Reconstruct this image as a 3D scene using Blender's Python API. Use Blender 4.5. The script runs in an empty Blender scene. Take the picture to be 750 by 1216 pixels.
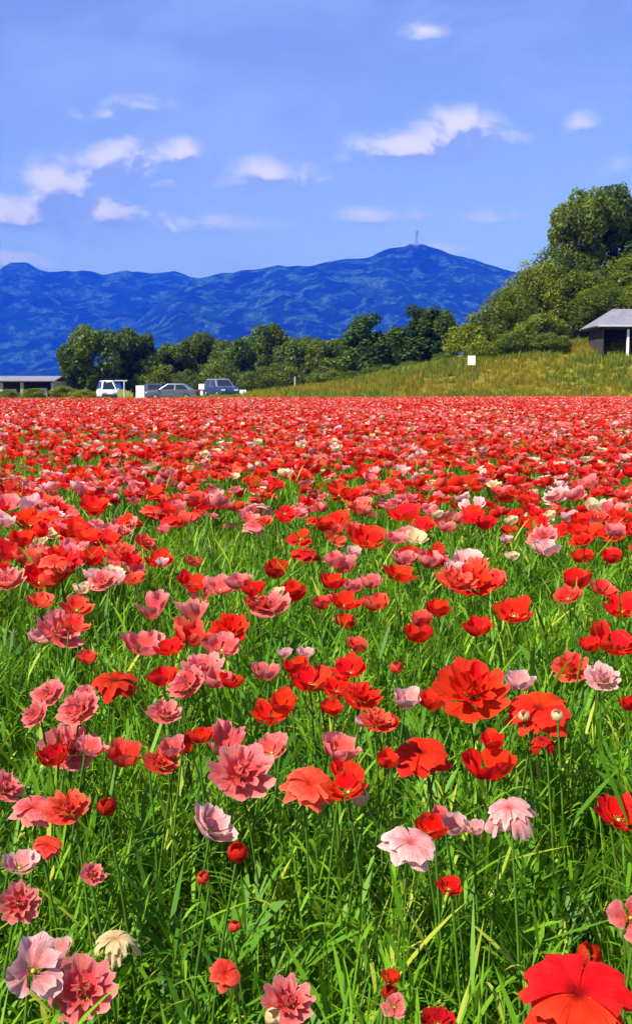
import bpy, math, random
import numpy as np
from mathutils import Matrix, Vector, Euler

R = math.radians
rng = np.random.default_rng(7)
random.seed(7)
sc = bpy.context.scene
col = sc.collection

# ------------------------------------------------------------------ camera
CAM_Z, PITCH, FPX = 1.0, R(6.39), 1304.0
cam_data = bpy.data.cameras.new('camera')
cam_data.sensor_fit = 'VERTICAL'
cam_data.sensor_height = 36.0
cam_data.lens = FPX / 1216.0 * 36.0
cam_data.clip_start = 0.05
cam_data.clip_end = 20000
cam = bpy.data.objects.new('camera', cam_data)
cam.location = (0, 0, CAM_Z)
cam.rotation_euler = (R(90) - PITCH, 0, 0)
col.objects.link(cam)
sc.camera = cam


def ray(px, py):
    """direction through a photograph pixel"""
    u, v = (px - 375.0) / FPX, (608.0 - py) / FPX
    return Vector((u, math.cos(PITCH) + v * math.sin(PITCH), -math.sin(PITCH) + v * math.cos(PITCH)))


def at_y(px, py, y):
    d = ray(px, py)
    return Vector((0, 0, CAM_Z)) + d * (y / d.y)


def at_z(px, py, z):
    d = ray(px, py)
    return Vector((0, 0, CAM_Z)) + d * ((z - CAM_Z) / d.z)


# ------------------------------------------------------------------ sun, sky, exposure
SUN_EL, SUN_AZ = R(50), R(232)          # azimuth clockwise from +Y (camera looks along +Y): behind, to the left
sun_dir = Vector((math.sin(SUN_AZ) * math.cos(SUN_EL), math.cos(SUN_AZ) * math.cos(SUN_EL), math.sin(SUN_EL)))
sun_data = bpy.data.lights.new('sun', 'SUN')
sun_data.energy = 5.0
sun_data.angle = R(0.55)
sun_data.color = (1.0, 0.955, 0.88)
sun = bpy.data.objects.new('sun', sun_data)
sun.rotation_euler = sun_dir.to_track_quat('Z', 'Y').to_euler()
sun.location = (-20, -20, 40)
col.objects.link(sun)

sc.view_settings.view_transform = 'Standard'
sc.view_settings.look = 'None'
sc.view_settings.exposure = 1.08
sc.view_settings.gamma = 1.0
sc.render.film_transparent = False
try:
    sc.cycles.use_denoising = True
    sc.cycles.use_adaptive_sampling = True
    sc.cycles.adaptive_threshold = 0.03
    sc.cycles.max_bounces = 6
    sc.cycles.diffuse_bounces = 2
    sc.cycles.transmission_bounces = 4
    sc.cycles.volume_bounces = 0
    sc.cycles.caustics_reflective = False
    sc.cycles.caustics_refractive = False
except Exception:
    pass


class NT:
    """small helper for node trees"""
    def __init__(self, tree):
        self.t = tree
        self.n = tree.nodes
        self.l = tree.links

    def add(self, kind, **kw):
        n = self.n.new(kind)
        for k, v in kw.items():
            setattr(n, k, v)
        return n

    def put(self, sock, v):
        if hasattr(v, 'is_output') or isinstance(v, bpy.types.NodeSocket):
            self.l.new(v, sock)
        else:
            sock.default_value = v

    def math(self, op, a, b=None, c=None, clamp=False):
        n = self.add('ShaderNodeMath', operation=op, use_clamp=clamp)
        for i, v in enumerate((a, b, c)):
            if v is not None:
                self.put(n.inputs[i], v)
        return n.outputs[0]

    def vmath(self, op, a, b=None):
        n = self.add('ShaderNodeVectorMath', operation=op)
        self.put(n.inputs[0], a)
        if b is not None:
            self.put(n.inputs[1], b)
        return n.outputs['Value'] if op in ('LENGTH', 'DOT_PRODUCT') else n.outputs[0]

    def mix(self, f, a, b, blend='MIX'):
        n = self.add('ShaderNodeMix', data_type='RGBA', blend_type=blend)
        self.put(n.inputs[0], f)
        self.put(n.inputs[6], a)
        self.put(n.inputs[7], b)
        return n.outputs[2]

    def noise(self, vec, scale, detail=4, rough=0.55, dist=0.0, dims='3D'):
        n = self.add('ShaderNodeTexNoise', noise_dimensions=dims)
        if vec is not None:
            self.put(n.inputs['Vector'], vec)
        n.inputs['Scale'].default_value = scale
        n.inputs['Detail'].default_value = detail
        n.inputs['Roughness'].default_value = rough
        n.inputs['Distortion'].default_value = dist
        return n.outputs[0]

    def ramp(self, v, lo, hi, smooth=True, a=0.0, b=1.0):
        n = self.add('ShaderNodeMapRange', interpolation_type='SMOOTHSTEP' if smooth else 'LINEAR')
        self.put(n.inputs[0], v)
        n.inputs[1].default_value = lo
        n.inputs[2].default_value = hi
        n.inputs[3].default_value = a
        n.inputs[4].default_value = b
        return n.outputs[0]


# ---- world: Nishita sky with cumulus
world = bpy.data.worlds.new('World')
sc.world = world
world.use_nodes = True
w = NT(world.node_tree)
w.n.clear()
sky = w.add('ShaderNodeTexSky', sky_type='NISHITA')
sky.sun_disc = False
sky.sun_elevation = SUN_EL
sky.sun_rotation = SUN_AZ
sky.altitude = 300
sky.air_density = 1.0
sky.dust_density = 0.15
sky.ozone_density = 4.0
hsv = w.add('ShaderNodeHueSaturation')
hsv.inputs['Hue'].default_value = 0.515
hsv.inputs['Saturation'].default_value = 1.03
hsv.inputs['Value'].default_value = 1.0
w.l.new(sky.outputs[0], hsv.inputs['Color'])
skycol = hsv.outputs[0]
tc = w.add('ShaderNodeTexCoord')
sep = w.add('ShaderNodeSeparateXYZ')
w.l.new(tc.outputs['Generated'], sep.inputs[0])
az = w.math('ARCTAN2', sep.outputs[0], sep.outputs[1])
el = w.math('ARCSINE', sep.outputs[2])
comb = w.add('ShaderNodeCombineXYZ')
w.l.new(az, comb.inputs[0])
w.l.new(el, comb.inputs[1])
P0 = comb.outputs[0]


def azel(px, py):
    d = ray(px, py).normalized()
    return math.atan2(d.x, d.y), math.asin(d.z)


# cloud heaps: direction, half-extent in azimuth / elevation (radians), strength
PXR = 1.0 / 1304
heaps = []
for px, py, sx, sy, k in ((540, 160, 50, 26, 1.1), (490, 176, 66, 20, .95), (590, 164, 36, 13, .6), (440, 187, 38, 10, .6),
                          (165, 126, 40, 12, .7), (118, 135, 32, 9, .55),
                          (212, 184, 30, 17, .85), (155, 203, 46, 30, 1.0), (75, 226, 48, 34, 1.0), (20, 254, 48, 26, .95), (115, 250, 100, 30, .7),
                          (322, 206, 46, 19, .9), (300, 218, 44, 14, .7), (365, 212, 30, 10, .45),
                          (200, 266, 120, 13, .6), (90, 280, 110, 12, .5), (585, 258, 38, 10, .62), (455, 256, 52, 11, .6),
                          (505, 37, 24, 9, .75), (690, 148, 22, 16, .5), (20, 310, 60, 14, .55), (520, 296, 50, 10, .4),
                          # the same kind of sky goes on to both sides and behind
                          (-250, 180, 70, 26, .9), (-420, 240, 120, 22, .8), (960, 200, 80, 28, .9), (1150, 150, 90, 20, .8), (-700, 170, 120, 30, .9)):
    a, e = azel(px, py)
    heaps.append((a, e, sx * PXR, sy * PXR, k))


def heap_sum(P):
    tot = None
    for a, e, sx, sy, k in heaps:
        d = w.vmath('MULTIPLY', w.vmath('SUBTRACT', P, (a, e, 0)), (1 / sx, 1 / sy, 0))
        m = w.ramp(w.vmath('LENGTH', d), 1.9, 0.0, True, 0.0, k)
        tot = m if tot is None else w.math('MAXIMUM', tot, m)
    return tot


def cloud_density(P):
    st = w.vmath('MULTIPLY', P, (1.0, 1.5, 1.0))
    n1 = w.noise(st, 24, 6, 0.58, 0.35, '2D')
    n2 = w.noise(w.vmath('ADD', st, (3.1, 1.7, 0)), 7, 4, 0.5, 0.0, '2D')
    base = w.math('ADD', heap_sum(P), w.ramp(n2, 0.62, 0.82, True, 0.0, 0.3))
    ero = w.math('MULTIPLY', w.math('SUBTRACT', n1, 0.5), w.ramp(base, 0.0, 0.5, True, 0.0, 1.7))
    return w.math('ADD', base, ero)


dens = cloud_density(P0)
dens_up = cloud_density(w.vmath('ADD', P0, (-0.004, 0.013, 0)))
alpha = w.ramp(dens, 0.02, 1.15, True, 0.0, 0.92)
lit = w.ramp(w.math('SUBTRACT', dens, dens_up), -0.10, 0.42, True)
veil = w.ramp(w.noise(w.vmath('MULTIPLY', P0, (1.0, 2.6, 1.0)), 5, 6, 0.6, 0.4, '2D'), 0.35, 0.75, True, 0.0, 0.42)
ccol = w.mix(lit, (2.05, 2.75, 4.9, 1), (5.6, 5.4, 5.9, 1))
skyv = w.mix(veil, skycol, (2.6, 3.4, 5.6, 1))
final = w.mix(alpha, skyv, ccol)
bg = w.add('ShaderNodeBackground')
bg.inputs['Strength'].default_value = 0.097
w.l.new(final, bg.inputs['Color'])
wo = w.add('ShaderNodeOutputWorld')
w.l.new(bg.outputs[0], wo.inputs['Surface'])


# ------------------------------------------------------------------ helpers
def tag(o, label=None, cat=None, group=None, kind=None):
    if label:
        o['label'] = label
    if cat:
        o['category'] = cat
    if group:
        o['group'] = group
    if kind:
        o['kind'] = kind
    return o


def link(name, me, parent=None):
    o = bpy.data.objects.new(name, me)
    col.objects.link(o)
    if parent is not None:
        o.parent = parent
    return o


def empty(name, loc, rz=0.0):
    o = bpy.data.objects.new(name, None)
    o.empty_display_size = 0.1
    o.location = loc
    o.rotation_euler = (0, 0, rz)
    col.objects.link(o)
    return o


def mesh_np(name, V, F, mat=None, smooth=False, attrs=None):
    """V (n,3); F (m,k) array of equal-size faces, or a list of faces"""
    me = bpy.data.meshes.new(name)
    if isinstance(F, np.ndarray):
        V = np.asarray(V, dtype=np.float32)
        k = F.shape[1]
        me.vertices.add(len(V))
        me.vertices.foreach_set('co', V.ravel())
        me.loops.add(F.size)
        me.loops.foreach_set('vertex_index', F.astype(np.int32).ravel())
        me.polygons.add(len(F))
        me.polygons.foreach_set('loop_start', np.arange(0, F.size, k, dtype=np.int32))
        me.update(calc_edges=True)
        me.validate()
    else:
        me.from_pydata([tuple(v) for v in V], [], F)
        me.update()
    if smooth:
        me.polygons.foreach_set('use_smooth', np.ones(len(me.polygons), dtype=bool))
    if attrs:
        for k, a in attrs.items():
            at = me.attributes.new(k, 'FLOAT', 'POINT')
            at.data.foreach_set('value', np.asarray(a, dtype=np.float32))
    if mat:
        me.materials.append(mat)
    return me


class MB:
    """collects boxes, tubes, prisms for one part"""
    def __init__(self):
        self.v, self.f = [], []

    def box(self, c, s, rot=None, taper=1.0):
        b = len(self.v)
        M = rot or Matrix.Identity(3)
        for z in (-.5, .5):
            t = taper if z > 0 else 1.0
            for x, y in ((-.5, -.5), (.5, -.5), (.5, .5), (-.5, .5)):
                p = M @ Vector((x * s[0] * t, y * s[1] * t, z * s[2]))
                self.v.append((p.x + c[0], p.y + c[1], p.z + c[2]))
        for q in ((3, 2, 1, 0), (4, 5, 6, 7), (0, 1, 5, 4), (1, 2, 6, 5), (2, 3, 7, 6), (3, 0, 4, 7)):
            self.f.append([b + i for i in q])
        return self

    def tube(self, pts, radii, n=8, cap=True):
        b0 = len(self.v)
        pts = [Vector(p) for p in pts]
        for i, p in enumerate(pts):
            t = (pts[min(i + 1, len(pts) - 1)] - pts[max(i - 1, 0)]).normalized()
            a = Vector((1, 0, 0)) if abs(t.x) < .9 else Vector((0, 1, 0))
            e1 = t.cross(a).normalized()
            e2 = t.cross(e1)
            for k in range(n):
                an = 2 * math.pi * k / n
                q = p + (e1 * math.cos(an) + e2 * math.sin(an)) * radii[i]
                self.v.append(tuple(q))
        for i in range(len(pts) - 1):
            for k in range(n):
                a, b = b0 + i * n + k, b0 + i * n + (k + 1) % n
                self.f.append([a, b, b + n, a + n])
        if cap:
            self.f.append([b0 + k for k in range(n)][::-1])
            self.f.append([b0 + (len(pts) - 1) * n + k for k in range(n)])
        return self

    def prism(self, prof, y0, y1, inset=None):
        """profile in x,z extruded along y; inset(z) narrows the width with height"""
        b = len(self.v)
        n = len(prof)
        for s, y in ((0, y0), (1, y1)):
            for x, z in prof:
                k = inset(z) if inset else 0.0
                self.v.append((x, y + (k if s == 0 else -k), z))
        self.f.append([b + i for i in range(n)])
        self.f.append([b + n + i for i in range(n)][::-1])
        for i in range(n):
            j = (i + 1) % n
            self.f.append([b + j, b + i, b + n + i, b + n + j])
        return self

    def poly(self, pts):
        b = len(self.v)
        self.v += [tuple(p) for p in pts]
        self.f.append([b + i for i in range(len(pts))])
        return self

    def build(self, name, mat, parent=None, smooth=False, bevel=0.0):
        me = mesh_np(name, self.v, self.f, mat, smooth)
        o = link(name, me, parent)
        if bevel:
            m = o.modifiers.new('bevel', 'BEVEL')
            m.width = bevel
            m.segments = 2
            m.limit_method = 'ANGLE'
        return o


# ------------------------------------------------------------------ materials
def new_mat(name):
    m = bpy.data.materials.new(name)
    m.use_nodes = True
    t = NT(m.node_tree)
    t.n.clear()
    out = t.add('ShaderNodeOutputMaterial')
    return m, t, out


def plain(name, c, rough=0.6, metal=0.0, var=0.15, scale=3.0, spec=0.4, bump=0.0):
    m, t, out = new_mat(name)
    b = t.add('ShaderNodeBsdfPrincipled')
    g = t.add('ShaderNodeTexCoord')
    n = t.noise(g.outputs['Object'], scale, 5, 0.6)
    lo = tuple(x * (1 - var) for x in c) + (1,)
    hi = tuple(min(1, x * (1 + var)) for x in c) + (1,)
    t.l.new(t.mix(t.ramp(n, .3, .7), lo, hi), b.inputs['Base Color'])
    b.inputs['Roughness'].default_value = rough
    b.inputs['Metallic'].default_value = metal
    b.inputs['Specular IOR Level'].default_value = spec
    if bump:
        bp = t.add('ShaderNodeBump')
        bp.inputs['Strength'].default_value = bump
        t.l.new(n, bp.inputs['Height'])
        t.l.new(bp.outputs[0], b.inputs['Normal'])
    t.l.new(b.outputs[0], out.inputs[0])
    return m


def leafy(name, c1, c2, c3=None, trans=0.3, tcol=None, rough=0.5, spec=0.25):
    """foliage: colour runs along the 'tint' attribute, varied per object"""
    m, t, out = new_mat(name)
    at = t.add('ShaderNodeAttribute', attribute_name='tint')
    oi = t.add('ShaderNodeObjectInfo')
    f = t.math('ADD', at.outputs['Fac'], t.math('MULTIPLY', t.math('SUBTRACT', oi.outputs['Random'], 0.5), 0.4), clamp=True)
    c = t.mix(f, c1 + (1,), c2 + (1,))
    if c3:
        c = t.mix(t.ramp(f, .82, .97), c, c3 + (1,))
    b = t.add('ShaderNodeBsdfPrincipled')
    t.l.new(c, b.inputs['Base Color'])
    b.inputs['Roughness'].default_value = rough
    b.inputs['Specular IOR Level'].default_value = spec
    tr = t.add('ShaderNodeBsdfTranslucent')
    t.l.new(t.mix(0.5, c, (tcol or c2) + (1,)), tr.inputs['Color'])
    mx = t.add('ShaderNodeMixShader')
    mx.inputs[0].default_value = trans
    t.l.new(b.outputs[0], mx.inputs[1])
    t.l.new(tr.outputs[0], mx.inputs[2])
    t.l.new(mx.outputs[0], out.inputs[0])
    return m


def petal_mat(name, body, rim, base):
    """v (attribute) runs from the petal's claw to its edge: claw colour, body colour, rim colour; streaks along the petal"""
    m, t, out = new_mat(name)
    av = t.add('ShaderNodeAttribute', attribute_name='along')
    au = t.add('ShaderNodeAttribute', attribute_name='across')
    oi = t.add('ShaderNodeObjectInfo')
    g = t.add('ShaderNodeTexCoord')
    cmb = t.add('ShaderNodeCombineXYZ')
    t.l.new(t.math('MULTIPLY', au.outputs['Fac'], 9.0), cmb.inputs[0])
    t.l.new(t.math('MULTIPLY', av.outputs['Fac'], 1.3), cmb.inputs[1])
    t.l.new(t.math('MULTIPLY', oi.outputs['Random'], 50.0), cmb.inputs[2])
    streak = t.noise(cmb.outputs[0], 2.2, 4, 0.6)
    blot = t.noise(g.outputs['Object'], 3.0, 3, 0.5)
    v = t.math('ADD', av.outputs['Fac'], t.math('MULTIPLY', t.math('SUBTRACT', streak, .5), .35))
    c = t.mix(t.ramp(v, .04, .34), base + (1,), body + (1,))
    c = t.mix(t.ramp(v, .62, 1.0, True, 0, .9), c, rim + (1,))
    dark = tuple(x * .62 for x in body)
    c = t.mix(t.ramp(streak, .48, .75, True, 0, .75), c, dark + (1,))
    c = t.mix(t.ramp(blot, .48, .75, True, 0, .45), c, rim + (1,))
    h = t.add('ShaderNodeHueSaturation')
    t.l.new(c, h.inputs['Color'])
    t.l.new(t.ramp(oi.outputs['Random'], 0, 1, False, .497, .508), h.inputs['Hue'])
    wn = t.add('ShaderNodeTexWhiteNoise', noise_dimensions='1D')
    t.l.new(t.math('MULTIPLY', oi.outputs['Random'], 91.7), wn.inputs['W'])
    t.l.new(t.ramp(wn.outputs['Value'], 0, 1, False, .90, 1.08), h.inputs['Value'])
    c = h.outputs[0]
    b = t.add('ShaderNodeBsdfPrincipled')
    t.l.new(c, b.inputs['Base Color'])
    b.inputs['Roughness'].default_value = .62
    b.inputs['Specular IOR Level'].default_value = .08
    bp = t.add('ShaderNodeBump')
    bp.inputs['Strength'].default_value = .7
    bp.inputs['Distance'].default_value = .006
    t.l.new(streak, bp.inputs['Height'])
    t.l.new(bp.outputs[0], b.inputs['Normal'])
    tr = t.add('ShaderNodeBsdfTranslucent')
    t.l.new(c, tr.inputs['Color'])
    mx = t.add('ShaderNodeMixShader')
    mx.inputs[0].default_value = .36
    t.l.new(b.outputs[0], mx.inputs[1])
    t.l.new(tr.outputs[0], mx.inputs[2])
    t.l.new(mx.outputs[0], out.inputs[0])
    return m


PET = {
    'R': petal_mat('petal_scarlet', (.86, .008, .007), (.89, .034, .024), (.34, .006, .006)),
    'C': petal_mat('petal_crimson', (.58, .006, .007), (.70, .022, .018), (.18, .004, .005)),
    'O': petal_mat('petal_coral', (.89, .040, .026), (.91, .15, .10), (.70, .02, .012)),
    'P': petal_mat('petal_salmon_pink', (.90, .105, .115), (.93, .33, .31), (.78, .03, .025)),
    'L': petal_mat('petal_pale_pink', (.91, .33, .33), (.93, .62, .58), (.86, .12, .11)),
    'W': petal_mat('petal_cream', (.91, .62, .30), (.92, .78, .50), (.82, .42, .16)),
}
M_GRASS = leafy('grass_blade', (.048, .160, .004), (.205, .415, .012), (.36, .42, .04), .36, (.30, .46, .02), .5, .22)
M_FIELDLEAF = leafy('poppy_leaf', (.030, .115, .008), (.110, .270, .016), None, .3, (.20, .40, .02), .5, .2)
M_STEM = leafy('stem', (.045, .12, .010), (.10, .21, .018), None, .1, None, .55, .25)
M_CENTRE = plain('flower_centre', (.38, .34, .05), .7, 0, .4, 60)
M_BANKGRASS = leafy('bank_grass', (.085, .110, .006), (.315, .230, .008), (.46, .31, .03), .3, (.38, .29, .012), .6, .15)
M_LEAF_DARK = leafy('tree_leaf_dark', (.012, .036, .003), (.095, .150, .007), None, .30, (.20, .29, .006), .5, .25)
M_LEAF_MID = leafy('tree_leaf_mid', (.020, .050, .003), (.155, .200, .008), None, .32, (.27, .33, .006), .5, .25)
M_LEAF_BRIGHT = leafy('tree_leaf_bright', (.034, .070, .003), (.235, .265, .008), None, .34, (.36, .40, .006), .5, .25)
M_CEDAR = leafy('cedar_leaf', (.010, .030, .004), (.060, .115, .010), None, .24, (.12, .20, .008), .55, .2)
M_BARK = plain('bark', (.10, .075, .05), .9, 0, .4, 8, .2, .5)
M_WHITE = plain('white_paint', (.80, .80, .78), .35, 0, .05, 2)
M_GREYROOF = plain('grey_metal_roof', (.20, .19, .225), .55, .1, .15, 1.5)
M_DARKWOOD = plain('dark_weathered_timber', (.045, .040, .040), .85, 0, .4, 4, .2, .2)
M_GALV = plain('galvanised_steel', (.60, .62, .62), .45, .5, .12, 6)
M_CREAMSIGN = plain('sign_cream', (.86, .78, .62), .5, 0, .04, 2)
M_GLASS = plain('car_glass', (.012, .016, .022), .08, 0, .1, 2, .8)
M_TYRE = plain('tyre_rubber', (.02, .02, .02), .8, 0, .3, 12, .2)
M_RIM = plain('wheel_rim', (.45, .46, .48), .3, .8, .1, 4)
M_LAMP = plain('headlight_lens', (.75, .76, .78), .12, 0, .05, 4, .8)
M_REDLAMP = plain('tail_lens', (.45, .02, .02), .2, 0, .1, 4, .6)
M_PLASTIC = plain('black_plastic', (.025, .025, .027), .6, 0, .2, 6)
M_PAINT_W = plain('car_paint_white', (.78, .79, .80), .2, 0, .04, 1.5, .6)
M_PAINT_G = plain('car_paint_dark_grey', (.10, .105, .125), .22, .4, .08, 1.5, .6)
M_PAINT_B = plain('car_paint_dark_blue', (.035, .060, .16), .22, .3, .08, 1.5, .6)
M_PAINT_S = plain('car_paint_silver', (.26, .28, .33), .3, .5, .06, 1.5, .6)
M_CONC = plain('pale_render_wall', (.40, .37, .36), .8, 0, .2, 3)
M_TOWER = plain('tower_steel', (.35, .36, .38), .5, .3, .1, .2)


def ground_mat():
    m, t, out = new_mat('ground_soil_and_turf')
    g = t.add('ShaderNodeTexCoord')
    p = g.outputs['Object']
    big = t.noise(p, .05, 6, .6)
    fine = t.noise(p, 7, 6, .65)
    soil = t.mix(t.ramp(fine, .3, .7), (.022, .030, .008, 1), (.055, .070, .018, 1))
    turf = t.mix(t.ramp(fine, .3, .7), (.11, .115, .010, 1), (.28, .22, .022, 1))
    s = t.add('ShaderNodeSeparateXYZ')
    t.l.new(p, s.inputs[0])
    c = t.mix(t.ramp(t.math('ADD', s.outputs[1], t.math('MULTIPLY', big, 3)), 44, 48), soil, turf)
    c = t.mix(t.ramp(big, .42, .62, True, 0, .55), c, (.085, .13, .02, 1))
    b = t.add('ShaderNodeBsdfPrincipled')
    t.l.new(c, b.inputs['Base Color'])
    b.inputs['Roughness'].default_value = .95
    b.inputs['Specular IOR Level'].default_value = .1
    bp = t.add('ShaderNodeBump')
    bp.inputs['Strength'].default_value = .6
    bp.inputs['Distance'].default_value = .05
    t.l.new(fine, bp.inputs['Height'])
    t.l.new(bp.outputs[0], b.inputs['Normal'])
    t.l.new(b.outputs[0], out.inputs[0])
    return m


def mountain_mat():
    m, t, out = new_mat('forested_mountain')
    g = t.add('ShaderNodeTexCoord')
    p = g.outputs['Object']
    stand = t.noise(p, .0032, 4, .55, .6)         # stands of conifer and broadleaf
    stand2 = t.noise(p, .0095, 5, .62, .4)
    tree = t.noise(p, .045, 5, .7)
    c = t.mix(t.ramp(stand, .40, .62), (.003, .012, .009, 1), (.010, .050, .016, 1))
    c = t.mix(t.ramp(stand2, .47, .62, True, 0, .9), c, (.080, .20, .095, 1))
    c = t.mix(t.ramp(tree, .38, .62, True, .75, 0), c, (.006, .016, .010, 1))
    b = t.add('ShaderNodeBsdfPrincipled')
    t.l.new(c, b.inputs['Base Color'])
    b.inputs['Roughness'].default_value = 1
    b.inputs['Specular IOR Level'].default_value = .05
    bp = t.add('ShaderNodeBump')
    bp.inputs['Strength'].default_value = 1.0
    bp.inputs['Distance'].default_value = 45.0
    t.l.new(t.math('ADD', t.math('MULTIPLY', stand2, 1.2), tree), bp.inputs['Height'])
    t.l.new(bp.outputs[0], b.inputs['Normal'])
    t.l.new(b.outputs[0], out.inputs[0])
    return m


# ------------------------------------------------------------------ terrain
def vnoise(x, y, seed=0):
    """smooth value noise, vectorised"""
    xi, yi = np.floor(x).astype(np.int64), np.floor(y).astype(np.int64)
    fx, fy = x - xi, y - yi
    fx, fy = fx * fx * (3 - 2 * fx), fy * fy * (3 - 2 * fy)

    def h(a, b):
        n = (a * 374761393 + b * 668265263 + seed * 974711) & 0x7fffffff
        n = ((n ^ (n >> 13)) * 1274126177) & 0x7fffffff
        return ((n ^ (n >> 16)) & 0xffff) / 65535.0
    return (h(xi, yi) * (1 - fx) + h(xi + 1, yi) * fx) * (1 - fy) + (h(xi, yi + 1) * (1 - fx) + h(xi + 1, yi + 1) * fx) * fy


def fbm(x, y, o=4, seed=0, g=.5):
    s, a, t = 0, 1, 0
    for i in range(o):
        s = s + a * vnoise(x * 2 ** i + 17.3 * i, y * 2 ** i - 9.1 * i, seed + i)
        t += a
        a *= g
    return s / t


def field_end(x):
    """depth at which the sown field stops: farther on the right"""
    return np.clip(52 + 0.55 * (x + 12), 46, 66)


def smooth(t):
    t = np.clip(t, 0, 1)
    return t * t * (3 - 2 * t)


BX = np.array([-8000, -12, -4, 2.8, 6, 10.4, 14.5, 20, 23, 40, 90, 8000])
BZ = np.array([0, 0, .45, 1.35, 2.1, 2.9, 3.35, 4.1, 4.5, 5.5, 6.0, 6.0])


def ground_z(x, y):
    x, y = np.asarray(x, float), np.asarray(y, float)
    crest = np.interp(x, BX, BZ)
    foot = field_end(x) + 2.5
    t = smooth((y - foot) / 20.0)
    fade = 1 - smooth((y - 260) / 200.0)
    z = crest * t * fade
    hill = smooth((x - 8) / 26) * smooth((y - 84) / 30) * 3.0 * fade
    z = z + hill + (fbm(x * .35, y * .35, 3, 5) - .5) * .18 * smooth((y - foot) / 6)
    return z


def axis(lo, hi, fine_lo, fine_hi, step, grow):
    a = list(np.arange(fine_lo, fine_hi + 1e-6, step))
    s, v = step, fine_hi
    while v < hi:
        s *= grow
        v = min(hi, v + s)
        a.append(v)
    s, v, b = step, fine_lo, []
    while v > lo:
        s *= grow
        v = max(lo, v - s)
        b.append(v)
    return np.array(b[::-1] + a)


gx, gy = axis(-7800, 7800, -40, 50, 1.0, 1.25), axis(-150, 9400, 0, 125, 1.0, 1.25)
GX, GY = np.meshgrid(gx, gy)
GZ = ground_z(GX, GY)
nx, ny = len(gx), len(gy)
ii = np.arange(nx * ny).reshape(ny, nx)
Fg = np.stack([ii[:-1, :-1], ii[:-1, 1:], ii[1:, 1:], ii[1:, :-1]], -1).reshape(-1, 4)
ground = link('ground', mesh_np('ground', np.stack([GX, GY, GZ], -1).reshape(-1, 3), Fg, ground_mat(), True))
tag(ground, 'flat farmland ground rising into a grassy bank', 'ground', kind='structure')

MM = mountain_mat()


def mountain(name, label, prof, Y, depth_f, depth_b, x0, x1, seed, nxm=460, nym=140, S=2.0):
    pr = np.array([(at_y(px, py, Y).x, at_y(px, py, Y).z) for px, py in prof])
    xs = np.linspace(x0, x1, nxm)
    ys = np.concatenate([np.linspace(Y - depth_f, Y, nym * 3 // 4), np.linspace(Y, Y + depth_b, nym // 4)[1:]])
    X, Yg = np.meshgrid(xs, ys)
    ridge = np.interp(X, pr[:, 0], pr[:, 1])
    wig = (fbm(X / (60.0 * S), X * 0 + seed, 3, seed) - .5) * 16 * S
    ridge = ridge + wig * np.clip(ridge / 240, 0, 1)
    t = np.where(Yg < Y, (Yg - (Y - depth_f)) / depth_f, 1 - (Yg - Y) / depth_b)
    t = np.clip(t, 0, 1)
    skew = X + (Y - Yg) * .35 * np.sin(X / (420.0 * S) + seed)
    rn = 1 - np.abs(2 * fbm(skew / (230.0 * S), Yg / (900.0 * S), 4, seed + 3) - 1) * 1.0
    rn2 = 1 - np.abs(2 * fbm(skew / (90.0 * S), Yg / (200.0 * S), 4, seed + 9) - 1)
    body = t ** 0.85
    cut = (1 - t) * np.clip(t * 5, 0, 1)
    Z = ridge * (body * (1 - .62 * cut * (1 - (rn - .5) * 2)) + .20 * cut * (rn2 - .6)) 
    Z += (fbm(X / (26.0 * S), Yg / (26.0 * S), 3, seed + 5) - .5) * 13 * S * np.clip(Z / (50 * S), 0, 1) * np.clip((1 - t) * 12, .25, 1)
    lim = CAM_Z + (ridge - CAM_Z) * Yg / Y
    Z = np.where((Yg < Y) & (Z > lim), lim, Z)
    Z = np.where(t <= 0.001, -3, Z)
    ny_, nx_ = X.shape
    i = np.arange(nx_ * ny_).reshape(ny_, nx_)
    F = np.stack([i[:-1, :-1], i[:-1, 1:], i[1:, 1:], i[1:, :-1]], -1).reshape(-1, 4)
    o = link(name, mesh_np(name, np.stack([X, Yg, Z], -1).reshape(-1, 3), F, MM, True))
    tag(o, label, 'mountain', kind='structure')
    return o


mountain('mountain', 'forested blue mountain with a mast on its summit',
         [(-500, 462), (60, 440), (150, 392), (200, 352), (238, 332), (262, 324), (295, 320), (340, 317), (392, 311), (442, 303), (470, 295), (486, 289), (502, 291), (530, 300), (562, 309), (600, 319), (660, 338), (760, 362), (900, 400), (1200, 455)],
         5800, 1900, 1500, -3000, 4400, 11)
mountain('mountain', 'lower forested blue mountain range with rolling tops',
         [(-900, 430), (-500, 360), (-250, 335), (-80, 330), (0, 321), (14, 313), (32, 312), (52, 321), (75, 322), (98, 320), (122, 326), (150, 322), (182, 323), (206, 321), (226, 329), (245, 334), (300, 340), (400, 350), (600, 380), (900, 440)],
         7000, 1900, 1500, -7200, 3000, 23)

# mast on the summit
ps = at_y(494, 291, 5800)
mast = empty('summit_mast', (ps.x, 5800, ps.z - 16))
mast.scale = (1.9, 1.9, 1.9)
tag(mast, 'slim transmission mast standing on the mountain summit', 'mast')
mb = MB()
for sx in (-1, 1):
    for sy in (-1, 1):
        mb.tube([(sx * 5, sy * 5, 0), (sx * 2.0, sy * 2.0, 44)], [1.0, .7], 4)
for k in range(7):
    z = 4 + k * 6
    r_ = 5 - 3 * z / 44
    for a, b in (((-1, -1), (1, 1)), ((1, -1), (-1, 1)), ((-1, 1), (1, 1)), ((-1, -1), (1, -1))):
        mb.tube([(a[0] * r_, a[1] * r_, z), (b[0] * r_, b[1] * r_, z + (5 if a[0] != b[0] and a[1] != b[1] else 0))], [.5, .5], 4)
mb.build('lattice', M_TOWER, mast)
MB().tube([(0, 0, 44), (0, 0, 64)], [1.2, .5], 6).build('antenna', M_TOWER, mast)
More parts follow.
